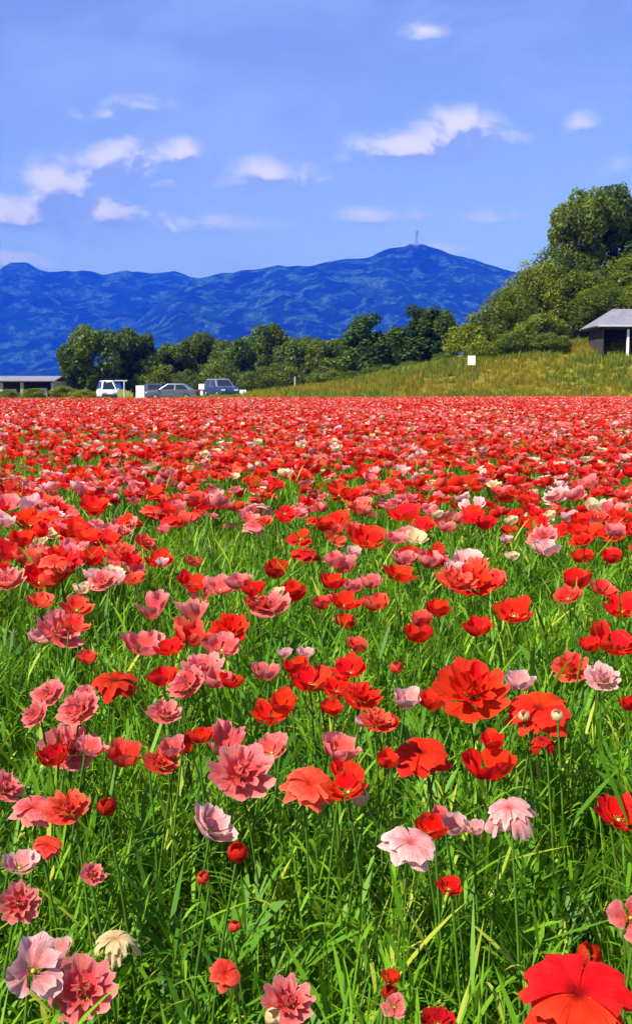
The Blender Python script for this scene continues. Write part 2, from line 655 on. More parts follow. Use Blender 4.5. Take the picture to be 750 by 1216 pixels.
MB().tube([(0, 0, 40), (0, 0, 46)], [4.2, 4.2], 10).build('platform', M_TOWER, mast)
MB().box((-1, 0, 4), (26, 14, 10)).build('station_hut', M_CONC, mast)


# ------------------------------------------------------------------ instanced stuff
def instancer(name, pts, rot, scl, idx, protos):
    """one object that scatters prototype meshes over its own vertices"""
    coll = bpy.data.collections.new(name + '_source')
    for k, me in enumerate(protos):
        coll.objects.link(bpy.data.objects.new('%s_%03d' % (name, k), me))
    me = bpy.data.meshes.new(name)
    n = len(pts)
    me.vertices.add(n)
    me.vertices.foreach_set('co', np.asarray(pts, np.float32).ravel())
    a = me.attributes.new('rot', 'FLOAT_VECTOR', 'POINT')
    a.data.foreach_set('vector', np.asarray(rot, np.float32).ravel())
    a = me.attributes.new('scl', 'FLOAT_VECTOR', 'POINT')
    a.data.foreach_set('vector', np.asarray(scl, np.float32).ravel())
    a = me.attributes.new('idx', 'INT', 'POINT')
    a.data.foreach_set('value', np.asarray(idx, np.int32))
    o = link(name, me)
    ng = bpy.data.node_groups.new(name + '_scatter', 'GeometryNodeTree')
    ng.interface.new_socket('Geometry', in_out='INPUT', socket_type='NodeSocketGeometry')
    ng.interface.new_socket('Geometry', in_out='OUTPUT', socket_type='NodeSocketGeometry')
    N, L = ng.nodes, ng.links
    gi, go = N.new('NodeGroupInput'), N.new('NodeGroupOutput')
    ci = N.new('GeometryNodeCollectionInfo')
    ci.inputs['Collection'].default_value = coll
    ci.inputs['Separate Children'].default_value = True
    ci.inputs['Reset Children'].default_value = True
    ip = N.new('GeometryNodeInstanceOnPoints')
    ip.inputs['Pick Instance'].default_value = True

    def named(nm, ty):
        q = N.new('GeometryNodeInputNamedAttribute')
        q.data_type = ty
        q.inputs['Name'].default_value = nm
        return q.outputs[0]
    L.new(gi.outputs[0], ip.inputs['Points'])
    L.new(ci.outputs[0], ip.inputs['Instance'])
    L.new(named('idx', 'INT'), ip.inputs['Instance Index'])
    L.new(named('rot', 'FLOAT_VECTOR'), ip.inputs['Rotation'])
    L.new(named('scl', 'FLOAT_VECTOR'), ip.inputs['Scale'])
    L.new(ip.outputs[0], go.inputs[0])
    md = o.modifiers.new('scatter', 'NODES')
    md.node_group = ng
    return o


def blades(n, radius, hmin, hmax, wmin, wmax, lean, segs, rg, curl=1.0, split=0.0):
    """a tuft of n grass blades, each a strip of quads with a bend and a taper"""
    V, F, T = [], [], []
    for _ in range(n):
        a = rg.uniform(0, 2 * math.pi)
        r = radius * math.sqrt(rg.uniform(0, 1))
        base = np.array([math.cos(a) * r, math.sin(a) * r, 0.0])
        h = rg.uniform(hmin, hmax)
        wd = rg.uniform(wmin, wmax)
        da = rg.uniform(0, 2 * math.pi)
        d = np.array([math.cos(da), math.sin(da), 0.0])
        sd = np.array([-d[1], d[0], 0.0])
        tw = rg.uniform(-1.2, 1.2)
        ln = rg.uniform(.15, 1) * lean
        cu = rg.uniform(.4, 1.8) * curl
        tint = rg.uniform(0, 1)
        b0 = len(V)
        for k in range(segs + 1):
            t = k / segs
            off = ln * h * (t * .35 + .65 * t ** (1.6 + cu))
            z = h * (t - .33 * ln * cu * t ** 3)
            p = base + d * off + np.array([0, 0, z])
            an = tw * t
            s = sd * math.cos(an) + d * math.sin(an)
            ww = wd * (.55 + .45 * math.sin(min(1, t * 1.6) * math.pi / 2)) * (1 - t ** 2.6) + .0002
            V += [p - s * ww / 2, p + s * ww / 2]
            T += [tint * .8 + .2 * t] * 2
        for k in range(segs):
            i = b0 + 2 * k
            F.append((i, i + 1, i + 3, i + 2))
    return np.array(V), np.array(F), np.array(T)


def leaf_clump(n, rg, h0, h1, ln, wd):
    """feathery poppy leaves: a midrib strip with side lobes, rooted at the ground and arching out"""
    V, F, T = [], [], []
    for _ in range(n):
        az_ = rg.uniform(0, 2 * math.pi)
        d = np.array([math.cos(az_), math.sin(az_), 0.])
        s = np.array([-d[1], d[0], 0.])
        h = rg.uniform(h0, h1)
        L_ = rg.uniform(.6, 1.1) * ln
        tint = rg.uniform(.1, 1)
        base = np.array([rg.normal(0, .015), rg.normal(0, .015), 0.])
        K = 8

        def mid(t):
            return base + d * L_ * (t ** 1.7) + np.array([0, 0, h * (1.35 * t - .45 * t * t)])
        for k in range(K):
            t0, t1 = k / K, (k + 1) / K
            p0, p1 = mid(t0), mid(t1)
            b = len(V)
            V += [p0 - s * .0018, p0 + s * .0018, p1 + s * .0014, p1 - s * .0014]
            T += [tint] * 4
            F.append((b, b + 1, b + 2, b + 3))
            if t0 > .35:
                for sg in (-1, 1):
                    ll = wd * math.sin(math.pi * (t0 - .3) / .75) * rg.uniform(.7, 1.3)
                    tip = p0 + s * sg * ll + (p1 - p0) * 1.5 + np.array([0, 0, rg.uniform(-.3, .5) * ll])
                    mw = (p0 + tip) / 2 + (p1 - p0) * .45
                    ml = (p0 + tip) / 2 - (p1 - p0) * .25
                    b = len(V)
                    V += [p0, ml, tip, mw]
                    T += [tint] * 4
                    F.append((b, b + 1, b + 2, b + 3))
    return np.array(V), np.array(F), np.array(T)


# ------------------------------------------------------------------ poppies
def petal_grid(form, rg, nu, nv):
    """one petal in the flower's frame (axis +z, petal centred on +x); returns V, F, along, across"""
    e0, e1, A, ruf, edge, bend = form
    kk = rg.integers(2, 5)
    ph = rg.uniform(0, 6.28, 4)
    jag = [rg.uniform(-1, 1) for _ in range(nu + 1)]
    V, AL, AC = [], [], []
    for j in range(nv + 1):
        v0 = j / nv
        for i in range(nu + 1):
            u = -1 + 2 * i / nu
            v = v0 * (1 - edge * abs(u) ** 2.6 * .30 + .05 * jag[i] * v0)
            # integrate the profile
            r = z = 0.0
            st = 7
            for q in range(st):
                s = v * (q + .5) / st
                e = e0 + (e1 - e0) * s ** bend
                r += math.cos(e) * v / st
                z += math.sin(e) * v / st
            half = A * ((0.35 + 0.65 * min(1, v * 1.7) ** .7) if e1 > 0 else 1.0)
            phi = u * half
            wob = ruf * v ** 2.2 * (math.sin(kk * u * 2.2 + ph[0]) + .6 * math.sin(5.3 * u + ph[1]) + .4 * math.sin(9.5 * u + ph[2]) + .22 * math.sin(15 * u + ph[3] + 3 * v))
            e = e0 + (e1 - e0) * v ** bend
            rr = max(.004, r + wob * math.sin(e) + (.04 if e1 > 0 else .004))
            zz = z + wob * math.cos(e) * .9 + .03 * math.sin(3 * u + ph[3]) * v
            V.append((rr * math.cos(phi), rr * math.sin(phi), zz))
            AL.append(v0)
            AC.append(u)
    F = []
    for j in range(nv):
        for i in range(nu):
            a = j * (nu + 1) + i
            F.append((a, a + 1, a + nu + 2, a + nu + 1))
    return np.array(V), np.array(F), np.array(AL), np.array(AC)


D = math.radians
# ring: (e0, e1, half angle, ruffle, edge rounding, bend), petal count, scale, lift
FORMS = {
    'cup':    [((D(2), D(86), 1.10, .065, .8, .85), 2, 1.0, 0), ((D(10), D(92), 1.05, .065, .8, .85), 3, .92, .01)],
    'bowl':   [((D(2), D(62), 1.00, .100, .9, 1.0), 3, 1.0, 0), ((D(14), D(74), .98, .100, .9, 1.0), 3, .86, .02)],
    'open':   [((D(4), D(26), .80, .100, 1.0, 1.2), 3, 1.0, 0), ((D(18), D(40), .78, .105, 1.0, 1.2), 3, .86, .01)],
    'double': [((D(2), D(40), .74, .115, 1.0, 1.0), 5, 1.0, 0), ((D(26), D(66), .72, .140, .9, 1.0), 5, .84, .02), ((D(50), D(100), .85, .150, .8, 1.0), 4, .60, .04)],
    'dome':   [((D(18), D(-66), 1.05, .120, .7, 1.2), 3, 1.0, .0), ((D(30), D(-46), 1.0, .140, .7, 1.3), 3, .95, .035)],
    'bud':    [((D(0), D(142), 1.15, .030, 1.1, .9), 2, 1.0, 0), ((D(4), D(140), 1.1, .03, 1.1, .9), 2, .95, .01)],
    'droop':  [((D(38), D(-95), .50, .100, .6, .8), 4, 1.0, 0), ((D(40), D(-50), .75, .130, .6, .9), 4, .66, .03)],
    'half':   [((D(34), D(88), .80, .100, .8, .8), 2, 1.0, 0), ((D(20), D(70), .70, .12, .9, .8), 2, .80, .01)],
}
HALF_ANG = {'half': [-.5, .6]}
NU, NV = {'hi': 14, 'mid': 8, 'lo': 3}, {'hi': 8, 'mid': 5, 'lo': 3}
VARS = 3
_norm = {}


def ring_layout(form, rg):
    """list of (ring index, angle, scale, lift) for a flower of this form"""
    out = []
    for ri, (sh, n, s, lift) in enumerate(FORMS[form]):
        a0 = rg.uniform(0, 6.28) if form != 'half' else 0
        for k in range(n):
            if form == 'half':
                a = [-.7, .7][k] if ri == 0 else [2.6, 3.9][k]
            else:
                a = a0 + 2 * math.pi * k / n + rg.uniform(-.12, .12)
            out.append((ri, a, s * rg.uniform(.93, 1.05), lift))
    return out


_pet_geo, _pet_me = {}, {}


def petal_geo(form, ri, var, lod):
    k = (form, ri, var, lod)
    if k not in _pet_geo:
        rg = np.random.default_rng(abs(hash((len(form) * 31 + ord(form[0]) + ord(form[2]), ri, var))) % 99991)
        _pet_geo[k] = petal_grid(FORMS[form][ri][0], rg, NU[lod], NV[lod])
    return _pet_geo[k]


def petal_mesh(form, ri, var, colr, lod='hi'):
    k = (form, ri, var, colr, lod)
    if k not in _pet_me:
        V, F, al, ac = petal_geo(form, ri, var, lod)
        me = mesh_np('petal', V, F, PET[colr], True)
        for nm, a in (('along', al), ('across', ac)):
            t = me.attributes.new(nm, 'FLOAT', 'POINT')
            t.data.foreach_set('value', a.astype(np.float32))
        _pet_me[k] = me
    return _pet_me[k]


def form_width(form):
    """overall width of a flower of this form at petal length 1"""
    if form not in _norm:
        m = 0
        for ri, (sh, n, s, lift) in enumerate(FORMS[form]):
            V = petal_geo(form, ri, 0, 'mid')[0]
            m = max(m, np.percentile(np.hypot(V[:, 0], V[:, 1]), 97) * s)
        _norm[form] = 2 * m
    return _norm[form]


def corolla(form, colr, rg, lod):
    """the petals of a small or far flower as one mesh of unit width"""
    VV, FF, AL, AC, n = [], [], [], [], 0
    q = 1.0 / form_width(form)
    for ri, a, s, lift in ring_layout(form, rg):
        V, F, al, ac = petal_geo(form, ri, int(rg.integers(VARS)), lod)
        c, sn = math.cos(a), math.sin(a)
        W = V * s
        W = np.stack([W[:, 0] * c - W[:, 1] * sn, W[:, 0] * sn + W[:, 1] * c, W[:, 2] + lift], -1) * q
        VV.append(W)
        FF.append(F + n)
        AL.append(al)
        AC.append(ac)
        n += len(W)
    return np.concatenate(VV), np.concatenate(FF), np.concatenate(AL), np.concatenate(AC)


def stem_geo(n=5, seg=6, bow=.10):
    V, F = [], []
    for j in range(seg + 1):
        t = j / seg
        x = bow * math.sin(t * math.pi) * .5
        for k in range(n):
            a = 2 * math.pi * k / n
            V.append((x + math.cos(a), math.sin(a), t))
    for j in range(seg):
        for k in range(n):
            a, b = j * n + k, j * n + (k + 1) % n
            F.append((a, b, b + n, a + n))
    return np.array(V, float), np.array(F)


stem_meshes = []
for k in range(4):
    V, F = stem_geo(5, 7)
    V[:, :2] *= .0016
    t = V[:, 2]
    V[:, 0] += .03 * np.sin(t * math.pi) * [1, -1, .5, -.6][k]
    V[:, 1] += .02 * np.sin(t * math.pi * 1.5) * [1, .6, -1, .3][k] * (1 - t)
    stem_meshes.append(mesh_np('stem', V, F, M_STEM, True, {'tint': np.full(len(V), .3 + .15 * k)}))


def centre_mesh():
    b = MB()
    b.tube([(0, 0, -.01), (0, 0, .06), (0, 0, .12), (0, 0, .15)], [.035, .075, .085, .03], 8)
    for k in range(16):
        a = 2 * math.pi * k / 16
        c, s = math.cos(a), math.sin(a)
        ln = .20 + .05 * math.sin(k * 2.3)
        b.tube([(c * .05, s * .05, .02), (c * ln * .8, s * ln * .8, .10 + .03 * math.cos(k * 1.7)), (c * ln, s * ln, .13)], [.006, .006, .014], 3)
    return mesh_np('flower_centre', b.v, b.f, M_CENTRE, True)


CENTRE = centre_mesh()
CW = {'R': 'scarlet', 'C': 'dark crimson', 'O': 'coral red', 'P': 'salmon pink', 'L': 'pale pink', 'W': 'cream white'}
FW = {'cup': 'cup-shaped upright poppy', 'bowl': 'wide bowl-shaped open poppy', 'open': 'flat open poppy tipped to face out', 'double': 'ruffled double poppy with many petals',
      'dome': 'dome-shaped poppy with petals folded down', 'bud': 'small half-closed poppy bud', 'droop': 'wilting poppy with limp hanging petals', 'half': 'lopsided poppy with petals on one side'}
SHORT = {'cup': 'cup poppy', 'bowl': 'bowl poppy', 'open': 'flat open poppy', 'double': 'ruffled double poppy', 'dome': 'dome-shaped poppy', 'bud': 'small bud', 'droop': 'wilting poppy', 'half': 'lopsided folded poppy'}
BLOOMS = []                                           # every single poppy: object, pixel, colour, form, whether it has its own label
CORME = {}
n_poppy = 0


def poppy(px, py, wpx, colr, form, zc=None, label=None, lean=None, name='poppy'):
    """a poppy whose bloom is seen at a photograph pixel; the flower tops stand zc above the ground"""
    global n_poppy
    n_poppy += 1
    rg = np.random.default_rng(1000 + n_poppy)
    if zc is None:
        zc = rg.uniform(.50, .55) if py > 860 else rg.uniform(.51, .57)
    c = at_z(px, py, zc)
    dist = (c - cam.location).length
    wm = wpx * dist / FPX
    return poppy_at(c, wm, wpx, colr, form, rg, label, lean, name)


def poppy_at(c, wm, wpx, colr, form, rg, label=None, lean=None, name='poppy'):
    tocam = math.atan2(-c.y, -c.x)
    if lean is None:
        tilt = {'cup': .25, 'bowl': .42, 'open': .95, 'double': .62, 'dome': .28, 'bud': .3, 'droop': .3, 'half': .35}[form] * rg.uniform(.6, 1.3)
        yaw = tocam + rg.uniform(-.9, .9)
    else:
        tilt, yaw = lean
        yaw = tocam + yaw
    q = wm / form_width(form)
    ax = Vector((math.cos(yaw) * math.sin(tilt), math.sin(yaw) * math.sin(tilt), math.cos(tilt)))
    hgt = {'cup': .42, 'bowl': .3, 'open': .1, 'double': .25, 'dome': -.05, 'bud': .4, 'droop': -.1, 'half': .5}[form] * q
    base = c - ax * hgt
    root = empty(name, (base.x + rg.normal(0, .012), base.y + rg.normal(0, .012), 0))
    tag(root, label, 'poppy', f'{CW[colr]} poppies in the field')
    fz_ = c.y * math.cos(PITCH) - (c.z - CAM_Z) * math.sin(PITCH)
    BLOOMS.append((root, FPX * c.x / fz_, FPX * (c.y * math.sin(PITCH) + (c.z - CAM_Z) * math.cos(PITCH)) / fz_, colr, form, bool(label)))
    off = Vector((base.x - root.location.x, base.y - root.location.y, 0))
    st = link('stem', stem_meshes[int(rg.integers(4))], root)
    h = base.z
    st.matrix_local = Matrix(((1, 0, off.x / h * h, 0), (0, 1, off.y / h * h, 0), (0, 0, h, 0), (0, 0, 0, 1)))
    Q = ax.to_track_quat('Z', 'X').to_matrix().to_4x4()
    spin = rg.uniform(0, 6.28) if form != 'half' else yaw + rg.uniform(-1, 1)
    B = Matrix.Translation(off + Vector((0, 0, h))) @ Q
    if wpx >= 30:
        lod = 'hi' if wpx > 44 else 'mid'
        for ri, a, s, lift in ring_layout(form, rg):
            p = link('petal', petal_mesh(form, ri, int(rg.integers(VARS)), colr, lod), root)
            p.matrix_local = B @ Matrix.Rotation(a + spin, 4, 'Z') @ Matrix.Translation((0, 0, lift * q)) @ Matrix.Scale(q * s, 4)
    else:
        k = (form, colr, int(rg.integers(3)))
        if k not in CORME:
            V, F, al, ac = corolla(form, colr, np.random.default_rng(50 + k[2]), 'mid')
            me = mesh_np('corolla', V, F, PET[colr], True, {'along': al, 'across': ac})
            CORME[k] = me
        p = link('corolla', CORME[k], root)
        p.matrix_local = B @ Matrix.Rotation(spin, 4, 'Z') @ Matrix.Scale(wm, 4)
    if form in ('open', 'bowl', 'double', 'cup') and wpx >= 26:
        p = link('flower_centre', CENTRE, root)
        p.matrix_local = B @ Matrix.Scale(q * .9, 4)
    return root


# blooms read off the photograph: pixel of the bloom, width in pixels, colour, form, (tilt, yaw from the camera), own label
SEEN = [
    (40, 1153, 74, 'L', 'open', (.9, .5), 'pale pink flat-petalled poppy leaning on a darker ruffled pink poppy'),
    (66, 1129, 38, 'L', 'cup', (.3, -.3), 'small pale pink cup poppy rising behind a pale pink flat poppy'),
    (98, 1174, 76, 'P', 'double', (.8, -.2), 'large ruffled salmon pink poppy pressed against a pale pink flat poppy'),
    (138, 1120, 50, 'W', 'droop', (.15, .3), 'wilting cream poppy with torn hanging petals beside a pink cluster'),
    (22, 1072, 48, 'P', 'double', (.9, .1), 'round salmon pink double poppy with a dark red heart, alone in grass'),
    (24, 1026, 42, 'L', 'bowl', (.3, .4), 'pale pink bowl poppy with a white top edge next to coral poppy'),
    (57, 1005, 34, 'O', 'dome', (.3, .4), 'plain coral red dome poppy next to white-edged pale pink bowl poppy'),
    (110, 1038, 30, 'P', 'double', (.6, .3), None),
    (267, 1157, 38, 'O', 'dome', (.5, .6), 'lone coral red dome poppy low in bare grass'),
    (342, 1190, 58, 'P', 'double', (.6, .3), 'ruffled salmon pink poppy with a cream lower petal low in grass'),
    (323, 1207, 18, 'W', 'bud', (.9, .8), None),
    (463, 1160, 22, 'R', 'cup', (.3, .9), None), (468, 1196, 30, 'P', 'open', (.8, 0), None), (462, 1178, 18, 'C', 'bud', None, None),
    (520, 1213, 38, 'C', 'bowl', (.3, 0), None),
    (686, 1186, 120, 'R', 'dome', (.30, -.1), 'broadest scarlet poppy in the field, spread petals with pointed corners'),
    (699, 1135, 28, 'C', 'bud', (.25, .8), 'dark crimson bud just behind the broadest scarlet poppy'),
    (748, 1090, 54, 'P', 'open', (1.0, .3), None),
    (533, 1053, 32, 'R', 'bowl', (.35, .4), 'small scarlet bowl poppy alone in grass below pale pink poppies'),
    (487, 1004, 62, 'L', 'dome', (.35, .5), 'large pale pink dome poppy at the end of a pale pink row'),
    (512, 983, 40, 'R', 'cup', (.3, 0), None), (536, 980, 38, 'L', 'cup', (.25, .4), None), (521, 965, 22, 'P', 'cup', None, None), (563, 983, 26, 'L', 'cup', (.25, 0), None),
    (606, 965, 62, 'L', 'droop', (.35, -.5), 'tattered pale pink poppy with one long petal hanging down'),
    (597, 975, 34, 'L', 'cup', (.4, .4), None),
    (252, 980, 60, 'L', 'bowl', (.65, 1.2), 'pale pink poppy tipped sideways showing its yellowish underside'),
    (282, 1012, 24, 'R', 'bud', (.3, .2), 'narrow scarlet bud hanging below a tipped pale pink poppy'),
    (241, 1042, 15, 'O', 'bud', None, None), (278, 1100, 13, 'O', 'bud', None, None),
    (40, 962, 50, 'P', 'dome', (.3, .4), 'smooth round salmon pink dome poppy touching a coral ruffled poppy'),
    (80, 960, 54, 'O', 'double', (.5, -.4), None), (6, 935, 40, 'P', 'double', None, None), (127, 957, 20, 'C', 'bud', None, None),
    (270, 880, 48, 'P', 'half', (.2, .6), 'tall folded salmon pink poppy above a broad ruffled pink poppy'),
    (287, 918, 70, 'P', 'double', (.75, .2), 'broad ruffled salmon pink poppy below a tall folded pink poppy'),
    (321, 890, 42, 'P', 'bowl', (.5, -.6), None),
    (368, 934, 58, 'O', 'dome', (.35, .3), 'large coral red dome poppy with pale frilled top edge'),
    (404, 888, 44, 'P', 'cup', (.35, .5), None), (412, 935, 50, 'R', 'bowl', (.4, -.6), None), (410, 915, 34, 'R', 'cup', None, None), (427, 947, 20, 'W', 'bud', None, None),
    (500, 897, 58, 'R', 'dome', (.35, 0), 'round scarlet dome poppy with a cream bud in front'), (518, 906, 15, 'W', 'bud', None, 'cream bud in front of a round scarlet dome poppy'), (460, 902, 28, 'R', 'cup', None, None),
    (580, 908, 54, 'R', 'cup', (.15, 0), 'tall scarlet cup poppy with an uneven pointed top'),
    (584, 880, 30, 'R', 'cup', (.2, 0), None),
    (560, 820, 82, 'R', 'double', (.75, .1), 'large scarlet double poppy with pale pink frilled rim'),
    (640, 845, 68, 'R', 'dome', (.35, .1), 'large scarlet dome poppy under a pale pink upright poppy'), (617, 808, 36, 'L', 'cup', (.2, .3), 'pale pink upright poppy behind a large scarlet dome poppy'), (643, 882, 30, 'C', 'droop', None, None),
    (622, 850, 13, 'W', 'bud', None, None), (661, 850, 13, 'W', 'bud', None, None),
    (677, 793, 42, 'O', 'double', None, None), (715, 806, 40, 'L', 'double', (.6, .2), 'pale pink ruffled poppy next to a coral ruffled poppy'), (748, 835, 26, 'R', 'cup', None, None), (736, 968, 58, 'R', 'bowl', (.4, .6), None),
    (83, 888, 64, 'P', 'double', (.6, .1), None), (62, 898, 34, 'C', 'cup', None, None), (108, 888, 36, 'P', 'bowl', None, None), (148, 896, 40, 'O', 'cup', None, None), (190, 906, 40, 'O', 'double', None, None), (204, 888, 30, 'P', 'cup', None, None), (218, 885, 28, 'R', 'cup', None, None), (238, 873, 28, 'R', 'cup', None, None),
    (58, 825, 40, 'P', 'double', None, None), (42, 849, 34, 'P', 'double', None, None), (94, 842, 46, 'P', 'double', None, None), (100, 828, 30, 'P', 'cup', None, None), (137, 812, 48, 'C', 'dome', (.2, 0), 'dark crimson dome poppy standing apart over dark shade'), (104, 780, 24, 'O', 'cup', None, None),
    (72, 750, 54, 'P', 'double', None, None), (48, 756, 26, 'L', 'cup', None, None), (88, 742, 36, 'O', 'bowl', None, None), (66, 735, 26, 'P', 'cup', None, None),
    (172, 766, 52, 'P', 'bowl', None, None), (202, 770, 36, 'R', 'bowl', None, None), (193, 803, 34, 'R', 'cup', None, None), (228, 752, 44, 'O', 'cup', None, None), (264, 768, 42, 'P', 'bowl', None, None), (272, 749, 44, 'R', 'double', None, None), (240, 795, 50, 'P', 'double', None, None), (222, 812, 46, 'P', 'double', None, None), (195, 847, 40, 'P', 'double', None, None), (258, 806, 34, 'P', 'cup', None, None), (275, 808, 28, 'R', 'cup', None, None),
    (181, 718, 40, 'P', 'half', (.1, .2), 'tall pointed salmon pink poppy with petals folded together'),
    (48, 714, 32, 'O', 'bowl', None, None), (92, 721, 36, 'O', 'bowl', None, None),
    (316, 797, 32, 'P', 'cup', None, None), (370, 808, 52, 'R', 'bowl', None, None), (338, 775, 18, 'L', 'cup', None, None), (362, 775, 20, 'L', 'cup', None, None), (350, 790, 30, 'R', 'cup', None, None),
    (322, 848, 44, 'R', 'bowl', None, None), (336, 835, 36, 'R', 'cup', None, None),
    (415, 795, 42, 'R', 'bowl', None, None), (424, 765, 26, 'O', 'cup', None, None), (400, 818, 36, 'R', 'bowl', None, None), (428, 828, 46, 'R', 'double', None, None), (447, 857, 42, 'O', 'double', None, None), (430, 856, 20, 'L', 'cup', None, None), (483, 830, 34, 'L', 'cup', None, None), (512, 832, 34, 'R', 'cup', None, None), (395, 840, 28, 'R', 'cup', None, None), (460, 860, 26, 'R', 'cup', None, None),
    (470, 792, 14, 'O', 'bud', None, None), (497, 752, 34, 'R', 'cup', None, None), (500, 735, 28, 'O', 'cup', None, None), (566, 745, 32, 'R', 'cup', None, None), (610, 727, 46, 'R', 'bowl', None, None),
    (560, 692, 62, 'R', 'double', (.4, .1), None), (540, 690, 50, 'O', 'double', None, None), (580, 690, 40, 'O', 'bowl', None, None), (553, 668, 42, 'L', 'bowl', (.4, .2), 'pale pink bowl poppy crowning a heap of scarlet and coral poppies'), (520, 722, 30, 'R', 'cup', None, None),
    (673, 708, 32, 'O', 'bowl', None, None), (685, 687, 36, 'R', 'cup', None, None), (716, 700, 32, 'O', 'bowl', None, None), (738, 722, 42, 'R', 'bowl', None, None), (726, 762, 56, 'R', 'bowl', None, None), (700, 765, 26, 'R', 'cup', None, None),
    (323, 720, 46, 'P', 'double', None, None), (328, 704, 20, 'W', 'cup', None, None), (300, 698, 30, 'R', 'cup', None, None), (240, 700, 34, 'P', 'half', None, None), (228, 722, 38, 'P', 'half', None, None), (283, 690, 32, 'P', 'cup', None, None), (262, 697, 34, 'P', 'bowl', None, None), (327, 676, 32, 'C', 'cup', None, None), (362, 658, 32, 'C', 'dome', None, None), (348, 702, 36, 'R', 'cup', None, None), (228, 692, 34, 'R', 'bowl', None, None), (305, 715, 28, 'O', 'cup', None, None),
    (395, 690, 30, 'R', 'cup', None, None), (410, 715, 38, 'R', 'bowl', None, None), (445, 715, 32, 'O', 'cup', None, None), (440, 690, 26, 'P', 'cup', None, None), (475, 682, 40, 'R', 'bowl', None, None), (482, 660, 32, 'C', 'cup', None, None), (410, 738, 26, 'R', 'cup', None, None), (420, 695, 26, 'P', 'cup', None, None), (382, 715, 26, 'O', 'cup', None, None),
    (86, 628, 46, 'R', 'dome', (.2, 0), 'big smooth scarlet dome poppy among smaller mixed poppies'), (125, 642, 40, 'R', 'bowl', None, None), (90, 663, 42, 'P', 'bowl', None, None), (88, 650, 30, 'P', 'cup', None, None), (122, 690, 34, 'P', 'double', None, None), (137, 686, 26, 'L', 'cup', None, None), (110, 682, 24, 'L', 'cup', None, None), (145, 658, 38, 'O', 'double', None, None), (128, 657, 16, 'L', 'cup', None, None), (46, 641, 19, 'W', 'cup', None, None), (55, 563, 18, 'W', 'cup', None, None), (190, 665, 32, 'R', 'bowl', None, None), (192, 667, 16, 'L', 'cup', None, None), (230, 666, 19, 'O', 'cup', None, None),
    (38, 620, 40, 'R', 'bowl', None, None), (25, 640, 30, 'R', 'cup', None, None), (60, 632, 20, 'P', 'cup', None, None), (6, 655, 38, 'C', 'bowl', None, None), (8, 690, 44, 'P', 'double', None, None), (48, 688, 38, 'R', 'bowl', None, None), (30, 660, 30, 'O', 'cup', None, None), (50, 595, 32, 'O', 'cup', None, None), (10, 598, 32, 'P', 'bowl', None, None), (112, 600, 34, 'R', 'bowl', None, None), (35, 578, 20, 'P', 'cup', None, None), (175, 582, 40, 'R', 'bowl', None, None), (176, 580, 18, 'L', 'cup', None, None), (214, 617, 28, 'O', 'cup', None, None), (228, 592, 32, 'O', 'cup', None, None), (212, 600, 20, 'P', 'cup', None, None), (198, 605, 26, 'R', 'cup', None, None), (98, 698, 22, 'W', 'cup', None, None), (70, 612, 20, 'R', 'cup', None, None),
    (645, 638, 36, 'P', 'double', None, None), (655, 577, 28, 'W', 'double', None, None), (660, 590, 32, 'L', 'double', None, None), (651, 612, 17, 'W', 'cup', None, None), (675, 613, 20, 'L', 'cup', None, None), (730, 630, 26, 'P', 'cup', None, None), (694, 632, 38, 'R', 'bowl', None, None), (707, 600, 26, 'W', 'cup', None, None), (728, 605, 30, 'P', 'bowl', None, None), (607, 660, 18, 'W', 'cup', None, None), (606, 618, 17, 'W', 'cup', None, None), (630, 615, 14, 'W', 'bud', None, None), (519, 610, 14, 'W', 'cup', None, None), (435, 640, 44, 'R', 'bowl', None, None), (400, 620, 38, 'R', 'bowl', None, None), (420, 655, 20, 'L', 'cup', None, None), (410, 672, 18, 'L', 'cup', None, None), (385, 622, 28, 'R', 'cup', None, None), (530, 625, 22, 'P', 'cup', None, None), (500, 625, 34, 'R', 'bowl', None, None), (480, 610, 40, 'R', 'bowl', None, None), (432, 583, 32, 'O', 'dome', None, None), (402, 582, 26, 'R', 'cup', None, None), (575, 620, 26, 'R', 'cup', None, None), (560, 572, 30, 'R', 'bowl', None, None), (548, 580, 14, 'L', 'cup', None, None), (690, 660, 26, 'R', 'cup', None, None), (725, 660, 26, 'R', 'cup', None, None), (600, 640, 16, 'L', 'cup', None, None),
]
for s in SEEN:
    poppy(s[0], s[1], s[2] * (1.1 if s[1] < 960 else 1.0), s[3], s[4], .44 if s[:2] == (699, 1135) else None, s[6], s[5])

# the sown field beyond and beside what was read off one by one
seen_xy = []
for o in list(col.objects):
    if o.name.startswith('poppy') and o.type == 'EMPTY':
        seen_xy.append((o.location.x, o.location.y))
seen_xy = np.array(seen_xy)


def to_px(p):
    d = np.asarray(p) - np.array([0, 0, CAM_Z])
    f = d[..., 1] * math.cos(PITCH) - d[..., 2] * math.sin(PITCH)
    up = d[..., 1] * math.sin(PITCH) + d[..., 2] * math.cos(PITCH)
    return 375 + FPX * d[..., 0] / f, 608 - FPX * up / f


# bare leafy gaps in the sowing, on the ground
GAPS = []
for px, py, rx, ry in ((18, 545, 20, 16), (105, 545, 14, 12), (135, 552, 12, 9), (150, 605, 28, 18), (165, 640, 22, 16), (235, 640, 42, 24), (330, 600, 20, 12), (325, 640, 40, 20), (280, 655, 40, 22),
                       (545, 560, 22, 9), (390, 655, 22, 12), (570, 640, 30, 14), (620, 690, 46, 36), (540, 640, 20, 12), (640, 665, 26, 10), (90, 595, 12, 7), (715, 675, 20, 10), (360, 625, 16, 9), (270, 575, 14, 9), (455, 600, 14, 8), (735, 575, 20, 9), (690, 590, 14, 7), (575, 590, 20, 8)):
    c = at_z(px, py, .54)
    a = at_z(px, py - ry, .54)
    b = at_z(px, py + ry, .54)
    GAPS.append((c.x, c.y, rx / FPX * c.y, max(.06, (a.y - b.y) / 2)))


